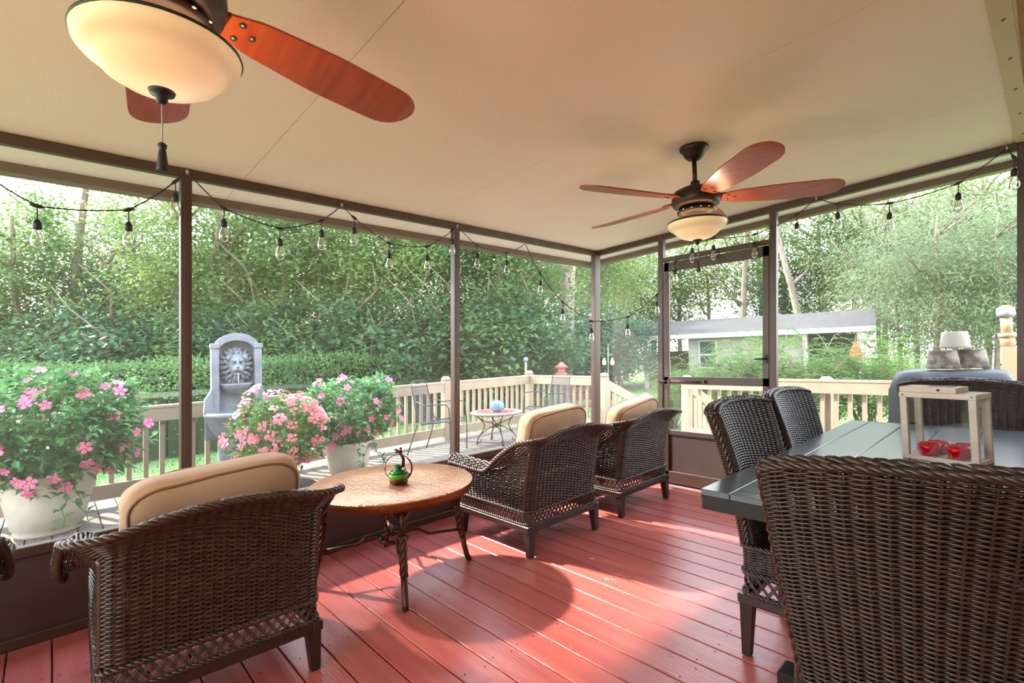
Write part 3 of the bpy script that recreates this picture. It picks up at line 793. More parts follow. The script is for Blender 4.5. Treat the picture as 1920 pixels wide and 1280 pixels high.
# ------------------------------------------------------------------ ceiling fans
def fan(label, x, y, a0, hubz):
    t = thing('ceiling_fan', label, 'ceiling fan', x, y, hubz)   # origin at the blade plane
    top = zc(x) - hubz
    m = MB(); m.lathe([(.02, top - .075), (.034, top - .07), (.05, top - .055), (.062, top - .03), (.074, top - .018), (.078, top - .002), (.06, top + .004)], 32); obj('canopy', m, M['fan_bronze'], t)
    m = MB(); m.tube([(0, 0, top - .07), (0, 0, .07)], .0125, 12); m.lathe([(.02, .065), (.024, .075), (.024, .1), (.018, .105)], 16); obj('downrod', m, M['fan_bronze'], t)
    m = MB(); m.lathe([(.03, .075), (.07, .066), (.115, .045), (.128, .02), (.13, -.01), (.122, -.035), (.085, -.05)], 40); obj('motor_housing', m, M['fan_bronze'], t)
    m = MB(); m.lathe([(.085, -.05), (.1, -.058), (.104, -.07), (.1, -.08), (.07, -.088), (.062, -.115), (.085, -.13)], 40)
    for k in range(14): a = 2 * PI * k / 14; m.ell((.104 * math.cos(a), .104 * math.sin(a), -.066), (.006, .006, .003), 6, 1)
    obj('light_fitter', m, [M['fan_bronze'], M['chrome']], t)
    m = MB(); m.lathe([(.150, -.123), (.158, -.128), (.160, -.134), (.154, -.136)], 48, cap=False); obj('rim_band', m, M['black'], t)
    m = MB(); m.lathe([(.157, -.134), (.154, -.15), (.143, -.164), (.128, -.173), (.121, -.181), (.106, -.197), (.078, -.214), (.047, -.224), (.02, -.228)], 48, cap=False); obj('glass_bowl', m, M['bowl'], t)
    m = MB(); m.lathe([(.002, -.226), (.026, -.227), (.024, -.233), (.012, -.238), (.011, -.25), (.005, -.256)], 20); obj('finial', m, M['black'], t)
    m = MB(); z = -.256
    while z > -.345: m.ell((0, 0, z), (.0022, .0022, .0026), 6); z -= .0058
    m.tube([(0, 0, -.255), (0, 0, -.345)], .0009, 5); ch = obj('pull_chain', m, M['chrome'], t)
    m = MB(); m.lathe([(.004, -.342), (.009, -.347), (.0085, -.354), (.0065, -.358), (.0075, -.362), (.0115, -.402), (.011, -.406), (.004, -.404)], 14); obj('pull_handle', m, M['black'], ch)
    for k in range(5):
        a = R(a0 + 72 * k); Mx = Matrix.Rotation(a, 4, 'Z') @ Matrix.Translation((0, 0, .0)) @ Matrix.Rotation(R(-12), 4, 'X')
        m = MB(); n = 30; up = []; lo = []
        for i in range(n + 1):
            w = math.sin(PI / 2 * i / n); r = .135 + .6 * w
            h = .059 + .024 * smooth(0, .55, w)
            if w > .8: h *= math.sqrt(max(0, 1 - ((w - .8) / .2) ** 2.4)) * .999 + .001
            if w < .12: h *= .62 + .38 * w / .12
            up.append((r, h)); lo.append((r, -h))
        poly = up + lo[::-1]; N = len(poly); c = lambda r, h: -.012 * (h / .075) ** 2 * .3
        vs = [(r, h, .004 + c(r, h)) for r, h in poly] + [(r, h, -.003 + c(r, h)) for r, h in poly]
        fs = [(i, (i + 1) % N, N + (i + 1) % N, N + i) for i in range(N)]
        for i in range(n):
            j, q = 2 * n + 1 - i, 2 * n - i
            fs.append((i, j, q, i + 1)); fs.append((N + i, N + i + 1, N + q, N + j))
        m.add(vs, fs, 0, False); m.xform(Mx); b = obj('blade', m, M['blade'], t)
        m = MB(); m.prism([(.085, -.022), (.15, -.03), (.2, -.012), (.215, 0), (.2, .012), (.15, .03), (.085, .022)], .005, .012, 0, 'z')
        for sx, sy in ((.165, .026), (.165, -.026), (.2, 0)): m.lathe([(.0085, -.0075), (.0085, .006)], 12, 1, (sx, sy, 0)); m.lathe([(.0045, -.0079), (.0045, -.0070)], 8, 2, (sx, sy, 0))
        m.xform(Mx); obj('blade_iron', m, [M['fan_bronze'], M['black'], M['chrome']], b)
    L = bpy.data.lights.new('fan_lamp', 'POINT'); L.energy = FAN_W; L.color = (1.0, .86, .74); L.shadow_soft_size = .05
    o = bpy.data.objects.new('fan_lamp', L); COL.objects.link(o); o.parent = t; o.location = (0, 0, -.155)
    return t
FAN_W = 2.6
M['bowl'] = mat('alabaster_bowl', (236, 214, 176), .4, (246, 230, 200), scale=5, trans=.03)
fan('ceiling fan whose big glass bowl fills the near corner of the ceiling', -1.335, .178, 29, EYE + .775)
fan('farther ceiling fan with cherry blades hanging near the screen door', -1.287, 2.62, 33, EYE + .775)

# ------------------------------------------------------------------ string lights
def frombeam(u, v): return on_x(u, v, XW + .05)
def fromdoor(u, v): return on_y(u, v, YW - .05)
hkA, hkB = frombeam(985, 457), fromdoor(1263, 503)
def corner(u, v): return on_vert(u, v, hkA, hkB)
def strand(label, spec):
    """spec: list of (kind, point); kind 'b' carries a bulb, 'h' is a hook, 'w' only guides the wire"""
    o = spec[0][1]; t = thing('string_light', label, 'string lights', o.x, o.y, o.z, tilt=False, group='string lights along the screen walls')
    pts = []
    for i, (k, p) in enumerate(spec):
        if i:
            q = spec[i - 1][1]
            for s in range(1, 6):
                w = s / 6; pts.append(q.lerp(p, w) + Vector((0, 0, -.035 * (q - p).length * 4 * w * (1 - w))))
        pts.append(p)
    m = MB(); m.tube([p - o for p in pts], .0033, 6); obj('wire', m, M['black'], t)
    for i, (k, p) in enumerate(spec):
        p = p - o
        if k == 'h':
            m = MB(); m.ell(p, (.009, .009, .014), 8); obj('hook', m, M['chrome'], t)
        if k == 'b':
            a = spec[max(0, i - 1)][1]; c = spec[min(len(spec) - 1, i + 1)][1]; d = (c - a).normalized() * .024
            m = MB(); m.tube([p - d, p - d * .5, p, p + d * .5, p + d], [.005, .008, .0095, .008, .005], 8); m.tube([p, p + Vector((0, 0, -.062))], .0028, 6)
            m.lathe([(.006, -.06), (.012, -.068), (.016, -.076), (.0165, -.105), (.013, -.108)], 12, 0, p); s = obj('socket', m, M['black'], t)
            m = MB(); m.lathe([(.013, -.107), (.014, -.118), (.022, -.14), (.0255, -.158), (.022, -.176), (.012, -.187), (.002, -.19)], 16, 0, p, cap=False); b = obj('bulb', m, M['bulb'], s)
    return t
B, H, Wg = 'b', 'h', 'w'
fb, fd = frombeam, fromdoor
strand('black string of clear bulbs in the screen bay above the large pink planter', [(Wg, fb(-140, 262)), (H, fb(-120, 255)), (B, fb(-40, 318)), (B, fb(70, 386)), (B, fb(241, 393)), (B, fb(329, 340)), (Wg, fb(348, 322))])
strand('black string of clear bulbs in the middle bay above the lion fountain', [(H, fb(351, 322)), (B, fb(420, 390)), (B, fb(525, 428)), (B, fb(603, 413)), (H, fb(641, 384)), (B, fb(664, 408)), (B, fb(730, 456)), (B, fb(801, 462)), (B, fb(848, 432)), (Wg, fb(854, 424))])
strand('black string of clear bulbs swagged across the corner post to the door', [(H, fb(858, 424)), (B, fb(895, 460)), (B, fb(950, 474)), (H, hkA), (B, corner(1013, 513)), (B, corner(1055, 566)), (B, corner(1109, 602)), (B, corner(1177, 594)), (B, corner(1232, 552)), (H, hkB)])
strand('black string of clear bulbs over the screen door and the bay beside it', [(Wg, hkB + Vector((.012, 0, 0))), (B, fd(1266, 492)), (B, fd(1298, 452)), (B, fd(1338, 446)), (B, fd(1415, 439)), (B, fd(1494, 402)), (H, fd(1530, 371)), (B, fd(1571, 382)), (B, fd(1668, 381)), (B, fd(1797, 343)), (H, fd(1888, 277)), (B, fd(1902, 296))])

# ------------------------------------------------------------------ deck railing
def rail_run(name, label, pts, h=.86, step=.125, group='deck railings'):
    o = pts[0]; t = thing(name, label, 'railing', o[0], o[1], fz(o[0]), tilt=False, group=group)
    rel = lambda x, y, z: (x - o[0], y - o[1], z - fz(o[0]))
    top, bot = MB(), MB()
    for (ax, ay), (bx, by) in zip(pts[:-1], pts[1:]):
        d = Vector((bx - ax, by - ay)); L = d.length; d.normalize(); nn = Vector((-d.y, d.x))
        def slab(m, h0, h1, o0, o1):
            q = []
            for hh in (h0, h1):
                for (x, y), oo in (((ax, ay), o0), ((bx, by), o0), ((bx, by), o1), ((ax, ay), o1)):
                    q.append(rel(x + nn.x * oo, y + nn.y * oo, fz(x) + hh))
            m.hexa(q)
        slab(top, h - .135, h, -.045, -.007); slab(top, h - .01, h + .014, -.05, .03)
        slab(bot, .07, .2, -.045, -.007)
        n = int(L / step)
        for i in range(1, n):
            x, y = ax + d.x * L * i / n, ay + d.y * L * i / n; m = MB()
            q = []
            for hh in (.09, h - .03):
                for u, w in ((-.019, -.007), (.019, -.007), (.019, .031), (-.019, .031)): q.append(rel(x + d.x * u + nn.x * w, y + d.y * u + nn.y * w, fz(x) + hh))
            m.hexa(q); obj('baluster', m, M['rail'], t)
    obj('top_rail', top, M['rail'], t); obj('bottom_rail', bot, M['rail'], t)
    return t
def post(label, x, y, h=.95, w=.055):
    t = thing('railing_post', label, 'railing post', x, y, tilt=False, group='deck railing posts')
    m = MB(); m.box(-w, w, -w, w, -.15, h - .06, 0, 0, .004); obj('shaft', m, M['rail'], t)
    m = MB(); m.lathe([(w * 1.0, h - .06), (w * 1.25, h - .045), (w * 1.2, h - .02), (w * .8, h + .002), (w * .2, h + .008)], 20); obj('cap', m, M['rail'], t)
rail_run('deck_railing', 'tan deck railing behind the lion fountain and the pink planters', [(-5.66, -2.4), (-5.74, .9), (-6.013, 4.235)])
rail_run('deck_railing', 'tan deck railing behind the mosaic table, up to the deck corner', [(-6.022, 4.365), (-6.15, 6.16)])
rail_run('deck_railing', 'tan deck railing across the end of the deck, behind the far mesh chair', [(-6.10, 6.23), (-4.62, 6.25)])
rail_run('deck_railing', 'tan deck railing beyond the screen door and grill', [(-3.13, 6.215), (1.1, 6.235)], .865)
post('railing post behind the near grey mesh chair', -6.02, 4.3); post('railing post at the deck corner behind the far mesh chair', -6.17, 6.23)
post('railing post at the head of the garden steps', -4.56, 6.26, .92); post('railing post at the door side of the garden steps', -3.2, 6.26, .9)
post('railing post behind the dining chairs, beyond the door', -1.58, 6.335, .9)
# steps to the lawn with a sloping rail
t = thing('garden_steps', 'wooden garden steps with a sloping tan handrail leading off the deck', 'steps', -3.9, 6.45, gz(-3.9), tilt=False)
for i in range(3):
    m = MB(); m.box(-.68, .68, .3 * i, .3 * i + .29, .32 - .15 * i, .36 - .15 * i, 0, K, .003); obj('tread', m, M['deck_board'], t)
for sx, nm in ((-.68, 'handrail'), (.68, 'handrail')):
    m = MB(); q = []
    m.hexa([(sx - .02, -.11, 1.12 + K * sx), (sx + .02, -.11, 1.12 + K * sx), (sx + .02, 1.0, .66), (sx - .02, 1.0, .66), (sx - .02, -.11, 1.27 + K * sx), (sx + .02, -.11, 1.27 + K * sx), (sx + .02, 1.0, .81), (sx - .02, 1.0, .81)])
    obj(nm, m, M['rail'], t)
    m = MB(); m.box(sx - .05, sx + .05, .98, 1.08, -.05, .88, 0, 0, .004); m.lathe([(.06, .88), (.062, .9), (.04, .935), (.01, .94)], 14, 0, (sx, 1.03, 0)); obj('lower_post', m, M['rail'], t)
    for k in range(7):
        y = -.06 + k * .14; m = MB(); m.box(sx - .019, sx + .019, y, y + .036, .2 - .05 * k, 1.17 - .407 * (y + .18), 0, 0); obj('baluster', m, M['rail'], t)

# ------------------------------------------------------------------ lion wall fountain (front towards +x)
t = thing('lion_fountain', 'grey stone wall fountain with a lion head spout behind the coral flowers', 'fountain', -5.38, 1.35, yaw=-8)
FS = .84
m = MB(); m.box(-.2, .2, -.24, .24, 0, .1, 0, 0, .012); m.box(-.17, .17, -.2, .2, .1, .52, 0, 0, .02); m.box(-.185, .185, -.22, .22, .1, .15, 0, 0, .01); obj('pedestal', m, M['stone'], t)
m = MB(); n = 28; prof = [(.2, .5), (.25, .56), (.3, .64), (.325, .72), (.345, .735), (.345, .765), (.325, .775), (.30, .765), (.27, .7), (.02, .68)]
vs = []; fs = []
for r, z in prof:
    for k in range(n + 1):
        a = -PI / 2 + PI * k / n; vs.append((-.10 + r * .95 * math.cos(a), r * math.sin(a), z))
for i in range(len(prof) - 1):
    for k in range(n): fs.append((i * (n + 1) + k, i * (n + 1) + k + 1, (i + 1) * (n + 1) + k + 1, (i + 1) * (n + 1) + k))
m.add(vs, fs, 0, True); m.box(-.17, -.10, -.33, .33, .5, .775, 0, 0, .01)
for s in (-1, 1): m.prism([(s * .345, .77), (s * .33, .9), (s * .26, 1.0), (s * .24, .77)], -.17, -.02, 0, 'x')
obj('basin', m, M['stone'], t)
m = MB()
outer = [(-.265, .75), (-.265, 1.44), (-.17, 1.44)] + [(-.17 + .34 * k / 14, 1.44 + .11 * math.sin(PI * k / 14)) for k in range(1, 14)] + [(.17, 1.44), (.265, 1.44), (.265, .75)]
m.prism(outer, -.20, -.13, 0, 'x')
for s in (-1, 1): m.box(-.14, -.03, s * .265, s * .185, .75, 1.44, 0, 0, .006); m.box(-.14, -.02, s * .275, s * .178, 1.40, 1.45, 0, 0, .006)
for k in range(16):
    a0, a1 = PI * k / 16, PI * (k + 1) / 16
    q = [(.185 * math.cos(a), 1.38 + .10 * math.sin(a)) for a in (a0, a1)] + [(.235 * math.cos(a), 1.41 + .145 * math.sin(a)) for a in (a1, a0)]
    m.prism([(q[0][0], q[0][1]), (q[1][0], q[1][1]), (q[2][0], q[2][1]), (q[3][0], q[3][1])], -.14, -.03, 0, 'x')
obj('backplate', m, M['stone'], t)
m = MB(); prof = [(.02, .93), (.1, .95), (.16, 1.0), (.185, 1.03), (.185, 1.05), (.16, 1.05), (.02, 1.02)]; vs = []; fs = []; n = 20
for r, z in prof:
    for k in range(n + 1): a = -PI / 2 + PI * k / n; vs.append((-.13 + r * .75 * math.cos(a), r * math.sin(a), z))
for i in range(len(prof) - 1):
    for k in range(n): fs.append((i * (n + 1) + k, i * (n + 1) + k + 1, (i + 1) * (n + 1) + k + 1, (i + 1) * (n + 1) + k))
m.add(vs, fs, 0, True); obj('upper_bowl', m, M['stone'], t)
m = MB(); rnd = random.Random(3); hz = 1.235
m.ell((-.09, 0, hz), (.085, .095, .115), 20)                        # skull
m.ell((-.02, 0, hz - .035), (.055, .05, .05), 16)                   # muzzle
for s in (-1, 1):
    m.ell((.012, s * .026, hz - .045), (.036, .03, .028), 12)       # cheeks
    m.ell((-.012, s * .04, hz + .04), (.036, .032, .012), 10, 0, Matrix.Rotation(s * .35, 3, 'X'))       # brows
    m.ell((-.014, s * .04, hz + .016), (.012, .013, .008), 10)      # eyes
    m.ell((-.06, s * .088, hz + .07), (.025, .026, .03), 10)        # ears
m.ell((.002, 0, hz + .01), (.03, .018, .05), 12)                    # nose bridge
m.ell((.036, 0, hz - .018), (.016, .02, .013), 10)                  # nose tip
m.ell((-.01, 0, hz - .092), (.04, .034, .02), 12)                   # chin
for ring_r, cnt, sz in ((.115, 16, .04), (.15, 20, .042), (.175, 22, .036)):
    for k in range(cnt):
        a = 2 * PI * (k + .5 * rnd.random()) / cnt; st = .92 if math.sin(a) > 0 else 1.12
        p = (-.085 - (ring_r - .115) * .7, ring_r * math.cos(a) * .92, hz - .005 + ring_r * math.sin(a) * st)
        m.ell(p, (.034, sz * .55, sz * 1.15), 8, 0, Matrix.Rotation(a - PI / 2 + rnd.uniform(-.45, .45), 3, 'X'))
obj('lion_head', m, M['stone'], t)
m = MB(); m.tube([(.02, 0, hz - .07), (.05, 0, hz - .08)], .008, 8); sp = obj('spout', m, M['iron'], t)
m = MB(); m.tube([(.05, 0, hz - .08), (.06, 0, hz - .11), (.062, 0, hz - .19)], .004, 6); obj('water_jet', m, M['water'], sp)

for c in list(t.children) + [g for c in t.children for g in c.children]:
    if c.type == 'MESH' and c.data.users == 1:
        for v in c.data.vertices: v.co.y *= FS

# ------------------------------------------------------------------ potted flowers
def leaf(m, p, d, up, L, W, mi=0, fold=.25):
    d = d.normalized(); s = d.cross(up)
    if s.length < 1e-5: s = d.orthogonal()
    s.normalize(); n = s.cross(d)
    a, b = p + d * L * .45 + s * W * .5 + n * fold * W, p + d * L * .45 - s * W * .5 + n * fold * W
    c = p + d * L * .45; e = p + d * L - n * .12 * L
    m.add([tuple(p), tuple(a), tuple(e), tuple(b), tuple(c)], [(0, 4, 2, 1), (0, 3, 2, 4)], mi)
def rv(r): return Vector((r.gauss(0, 1), r.gauss(0, 1), r.gauss(0, 1))).normalized()
def flower_mesh(name, R_, mats, petals=5):
    m = MB()
    for k in range(petals):
        a = 2 * PI * k / petals; d = Vector((math.cos(a), math.sin(a), .18)); s = Vector((-math.sin(a), math.cos(a), 0)); vs = [(0, 0, -R_ * .5)]
        for q, w in ((.25, .14), (.58, .34), (.82, .33), (1.0, .06)):
            for sg in (-1, 1): p = d * R_ * q + s * R_ * w * sg + Vector((0, 0, -.12 * R_ * (q ** 3))); vs.append(tuple(p))
        m.add(vs, [(0, 2, 1), (1, 2, 4, 3), (3, 4, 6, 5), (5, 6, 8, 7)], 0, True)
    m.lathe([(R_ * .13, .02 * R_), (R_ * .08, .1 * R_)], 8, 1)
    m.tube([(0, 0, -R_ * .1), (0, 0, -R_ * .9)], [R_ * .16, R_ * .07], 6)
    return mesh(name, m, mats)
FL1 = flower_mesh('flower', .05, [M['petal'], M['eye']]); 
m = MB(); rnd = random.Random(9)
for k in range(15):
    c = rv(rnd); c.z = abs(c.z) * .6; c *= .03
    for q in (0, 1):
        a = rnd.uniform(0, PI) + q * PI / 2; s = Vector((math.cos(a), math.sin(a), .2)) * .0125; w = Vector((-s.y, s.x, 0))
        m.add([tuple(c - s), tuple(c - w * .8), tuple(c + s), tuple(c + w * .8)], [(0, 1, 2, 3)], 0)
FL2 = mesh('flower', m, [M['petal2'], M['eye']])
def potted(name, label, cat, x, y, pot_prof, potmat, cen, rad, nl, L, W, lm, flm, nf, seed, fs=1.0, low=.25, view=None, group=None, trail=0):
    t = thing(name, label, cat, x, y, group=group); r = random.Random(seed)
    m = MB(); m.lathe(pot_prof, 36, cap=True); pm = obj('pot', m, potmat, t)
    ztop = max(z for _, z in pot_prof)
    m = MB(); m.lathe([(pot_prof[-2][0] * .8, ztop - .05), (.01, ztop - .04)], 24); obj('soil', m, M['soil'], pm)
    m = MB(); st = MB()
    tips = []
    for i in range(int(nl / 9)):
        d = rv(r); d.z = d.z * .9 + low; q = (.55 + .45 * r.random() ** .6)
        c = Vector((cen[0] + d.x * rad[0] * q, cen[1] + d.y * rad[1] * q, cen[2] + d.z * rad[2] * q))
        bump = .85 + .3 * noise.noise(Vector((d.x * 2 + seed, d.y * 2, d.z * 2))); c = Vector(cen) + (c - Vector(cen)) * bump
        if i < 60: st.tube([(r.uniform(-.08, .08), r.uniform(-.08, .08), ztop - .06), (c.x * .5, c.y * .5, (c.z + ztop) * .5 + .05), tuple(c)], .004, 4)
        tips.append((c, d.normalized()))
        for k in range(9):
            o = rv(r); o.z = o.z * .6 + .15
            leaf(m, c + rv(r) * .05, (o + d * .6), Vector((0, 0, 1)) + rv(r) * .5, L * r.uniform(.7, 1.2), W * r.uniform(.8, 1.15))
    for k in range(trail):
        a = r.uniform(-.9, .9); px, py = .31 * math.cos(a), .31 * math.sin(a); z = ztop - .02; pts = []
        for s in range(7):
            pts.append((px + .03 * s * math.cos(a) + r.uniform(-.02, .02), py + .02 * s * math.sin(a) + r.uniform(-.02, .02), z - s * .055))
            for q in range(3): leaf(m, Vector(pts[-1]), rv(r), Vector((0, 0, 1)), L, W)
        st.tube(pts, .003, 4)
    obj('foliage', m, lm, t); obj('stems', st, M['stem'], t)
    r2 = random.Random(seed + 50); k = 0
    while k < nf:
        d = rv(r2); d.z = d.z * .9 + low
        if d.dot(Vector((.9, -.25, .25))) < -.15 and r2.random() < .8: continue
        q = 1.0 + r2.uniform(-.02, .1); bump = .85 + .3 * noise.noise(Vector((d.x * 2 + seed, d.y * 2, d.z * 2)))
        c = Vector(cen) + Vector((d.x * rad[0], d.y * rad[1], d.z * rad[2])) * q * bump
        f = bpy.data.objects.new('flower', flm); COL.objects.link(f); f.parent = t
        n = (d + Vector((.45, -.15, .15)) + rv(r2) * .5).normalized()
        f.matrix_local = Matrix.Translation(c) @ n.to_track_quat('Z', 'Y').to_matrix().to_4x4() @ Matrix.Rotation(r2.uniform(0, 6), 4, 'Z') @ Matrix.Scale(fs * r2.uniform(.8, 1.15), 4)
        k += 1
    return t
pot1 = [(.19, 0), (.2, .02), (.2, .05), (.215, .06), (.245, .2), (.275, .33), (.3, .42), (.335, .45), (.33, .465), (.29, .455), (.27, .4)]
potted('potted_mandevilla', 'big pale planter full of pink trumpet flowers, nearest the porch screen', 'potted plant', -5.22, -.02, pot1, M['pot'], (.08, .03, .76), (.52, .66, .54), 4600, .085, .042, M['leaf_mand'], FL1, 74, 3, .9, .05, trail=2, group='potted pink trumpet vines')
pot3 = [(.18, 0), (.2, .02), (.23, .15), (.26, .3), (.27, .34), (.25, .345), (.23, .3)]
potted('potted_mandevilla', 'round pale planter of pink trumpet flowers beside the near mesh chair', 'potted plant', -5.25, 2.42, pot3, M['pot'], (.04, .02, .64), (.46, .60, .47), 3200, .08, .04, M['leaf_mand'], FL1, 50, 14, .85, .1, trail=2, group='potted pink trumpet vines')
potb = [(.2, 0), (.28, .03), (.31, .10), (.32, .125), (.3, .125), (.28, .1)]
potted('potted_spurge', 'low brown bowl of coral pink flower clusters in front of the lion fountain', 'potted plant', -4.66, 1.49, potb, M['darkpot'], (0, 0, .52), (.42, .46, .42), 1900, .07, .034, M['leaf_thorn'], FL2, 98, 27, 1.35, .3)

# ------------------------------------------------------------------ deck furniture
def mesh_chair(label, x, y, yaw):
    t = thing('mesh_patio_chair', label, 'patio chair', x, y, yaw=yaw, group='grey iron mesh chairs')     # front towards +x
    m = MB()
    for s in (-1, 1):
        y = s * .27
        m.tube([(.26, y, .0), (.27, y, .2), (.27, y, .42), (.255, y, .60), (.22, y, .645), (.1, y, .65), (-.08, y, .635), (-.21, s * .24, .68)], .008, 8)
        m.tube([(-.34, y, 0), (-.27, y, .18), (-.2, s * .25, .38)], .008, 8)
    obj('arm_frame', m, M['mesh_iron'], t)
    m = MB()
    for s in (-1, 1):
        m.tube([(.27, s * .22, .40), (.2, s * .23, .43), (-.14, s * .23, .39), (-.2, s * .23, .44), (-.29, s * .22, .88), (-.3, s * .2, .92)], .0075, 8)
    m.tube([(-.3, -.2, .92), (-.305, -.1, .94), (-.305, .1, .94), (-.3, .2, .92)], .0075, 8); m.tube([(-.285, -.21, .86), (-.285, .21, .86)], .005, 6); m.tube([(.27, -.22, .40), (.27, .22, .40)], .0075, 8); m.tube([(-.15, -.26, .385), (-.15, .26, .385)], .0065, 6)
    obj('seat_frame', m, M['mesh_iron'], t)
    m = MB(); prof = [(.27, .40), (.2, .43), (.03, .405), (-.14, .39), (-.2, .44), (-.245, .65), (-.285, .86)]
    m.add([(a, s * .225, b) for a, b in prof for s in (-1, 1)], [(2 * i, 2 * i + 1, 2 * i + 3, 2 * i + 2) for i in range(len(prof) - 1)], 0, True)
    obj('mesh_sling', m, M['mesh_net'], t)
    return t
c0 = mesh_chair('grey iron mesh chair beside the round flower pot, nearest the screen', -5.34, 3.73, 30)
dup(c0, 'grey iron mesh chair in the deck corner behind the mosaic table', -5.15, 5.62, None, -100, 'grey iron mesh chairs')
t = thing('mosaic_table', 'small round red mosaic table on scrolled iron legs holding a blue owl', 'table', -5.22, 4.62)
m = MB(); m.lathe([(.001, .45), (.29, .45)], 48, 0, cap=False); tp = obj('tabletop', m, M['mosaic'], t)
m = MB(); m.lathe([(.29, .45), (.365, .449), (.372, .443), (.372, .42), (.36, .415), (.001, .415)], 48, 0, cap=False); obj('tile_rim', m, M['mosaic_rim'], tp)
m = MB(); m.lathe([(.001, .4505), (.085, .4505)], 24, 0, cap=False); obj('center_tile', m, M['mosaic_rim'], tp)
for k in range(4):
    a = PI / 4 + k * PI / 2 + .35; ca, sa = math.cos(a), math.sin(a); f = lambda r, z: (r * ca, r * sa, z)
    m = MB(); m.tube([f(.3, .415), f(.24, .36), f(.17, .32), f(.05, .28), f(.02, .25)], .0065, 6)
    m.tube([f(.27, .39), f(.19, .3), f(.18, .24), f(.2, .19), f(.27, .1), f(.29, .05), f(.26, .02), f(.23, .04), f(.24, .07)], .008, 6); m.tube([f(.29, .05), f(.295, .004)], .012, 6)
    m.tube([f(.03, .25), f(.12, .22), f(.22, .15), f(.26, .12)], .0065, 6); obj('leg', m, M['iron'], t)
m = MB(); m.lathe([(.02, .22), (.03, .25), (.02, .28)], 12); obj('hub', m, M['iron'], t)
ox, oy = -5.2, 4.6
t = thing('owl_planter', 'blue glazed owl planter on the mosaic table', 'ornament', ox, oy, fz(ox) + .452, yaw=-42)   # face towards +x
m = MB(); m.lathe([(.05, 0), (.075, .015), (.092, .06), (.09, .1), (.078, .135), (.062, .15), (.05, .15), (.045, .12)], 28)
for s in (-1, 1): m.prism([(s * .03, .14), (s * .075, .12), (s * .072, .195)], -.02, .03, 0, 'x'); m.ell((.0, s * .088, .075), (.035, .016, .05), 12)
bo = obj('body', m, M['owl'], t)
for s in (-1, 1):
    m = MB(); m.ell((.07, s * .03, .115), (.02, .032, .03), 14); e = obj('eye', m, M['white'], t)
    m = MB(); m.ell((.089, s * .028, .115), (.005, .011, .011), 10); obj('pupil', m, M['dkgrey'], e)
m = MB(); m.lathe([(.012, .02), (.001, .0)], 8, 0, (.088, 0, .085)); obj('beak', m, M['orange'], t)

# grill under its cover, pots on top
gx, gy = -.4, 5.2
m = MB(); rnd = random.Random(5); vs = []; rows = [(0.02, .40, .30), (.3, .39, .29), (.6, .385, .28), (.88, .37, .27), (.965, .345, .25), (1.02, .31, .215), (1.035, .2, .14)]; n = 56
P_ = Path([(-1, -1), (1, -1), (1, 1), (-1, 1)], .18, True)
for z, a, b in rows:
    for k in range(n):
        p, o = P_.at(P_.T * k / n); w = noise.noise(Vector((p.x * 3, p.y * 3, z * 4))) * .02 + (.02 * math.sin(k * 2.1) * max(0, .5 - z)); vs.append((p.x * (a + w), p.y * (b + w), z + .012 * noise.noise(Vector((p.x * 2.5, p.y * 2.5, 7 + z)))))
m.add(vs, [(i * n + k, i * n + (k + 1) % n, (i + 1) * n + (k + 1) % n, (i + 1) * n + k) for i in range(len(rows) - 1) for k in range(n)] + [tuple((len(rows) - 1) * n + k for k in range(n))], 0, True)
gt = single('grill', m, [M['cover']], 'barbecue grill under a black vinyl cover beyond the lantern', 'grill', gx, gy)
potp = [(.118, 0), (.118, .02), (.112, .03), (.097, .155), (.09, .16), (.02, .16)]
ztop = fz(gx) + 1.047
def clay(lb, x, y, z, mt, s=1):
    m = MB(); m.lathe(potp, 32); o = single('flower_pot', m, [mt], lb, 'flower pot', x, y, z, 0, 'upturned pots on the grill', s=s)
clay('upturned weathered clay pot on the grill cover, the one nearer the railing', -.478, 5.13, ztop, M['clay'], .9); clay('upturned weathered clay pot on the grill cover, the one nearer the pale pipe', -.328, 5.288, ztop + .006, M['clay'], .92)
clay('pale upturned pot resting on top of the two clay pots', -.415, 5.20, ztop + .158, M['clay2'], .82)
t = thing('pipe_post', 'pale square post carrying a capped pipe behind the grill', 'post', -.055, 5.72)
m = MB(); m.box(-.07, .08, -.07, .07, 0, 1.2, 0, 0, .004); obj('box', m, M['cream_pipe'], t)
m = MB(); m.lathe([(.045, 1.2), (.045, 1.3)], 16, 0, (-.03, 0, 0)); m.lathe([(.055, 1.28), (.055, 1.315)], 16, 0, (-.03, 0, 0)); m.lathe([(.036, 1.3), (.036, 1.46)], 16, 0, (-.03, 0, 0)); obj('pipe', m, M['cream_pipe'], t)
m = MB(); m.lathe([(.05, 1.45), (.058, 1.47), (.055, 1.52), (.05, 1.525)], 18, 0, (-.03, 0, 0)); cp = obj('cap', m, M['galv'], t)
m = MB(); m.lathe([(.042, 1.525), (.03, 1.54), (.01, 1.545)], 18, 0, (-.03, 0, 0)); obj('cap_top', m, M['orange'], cp)

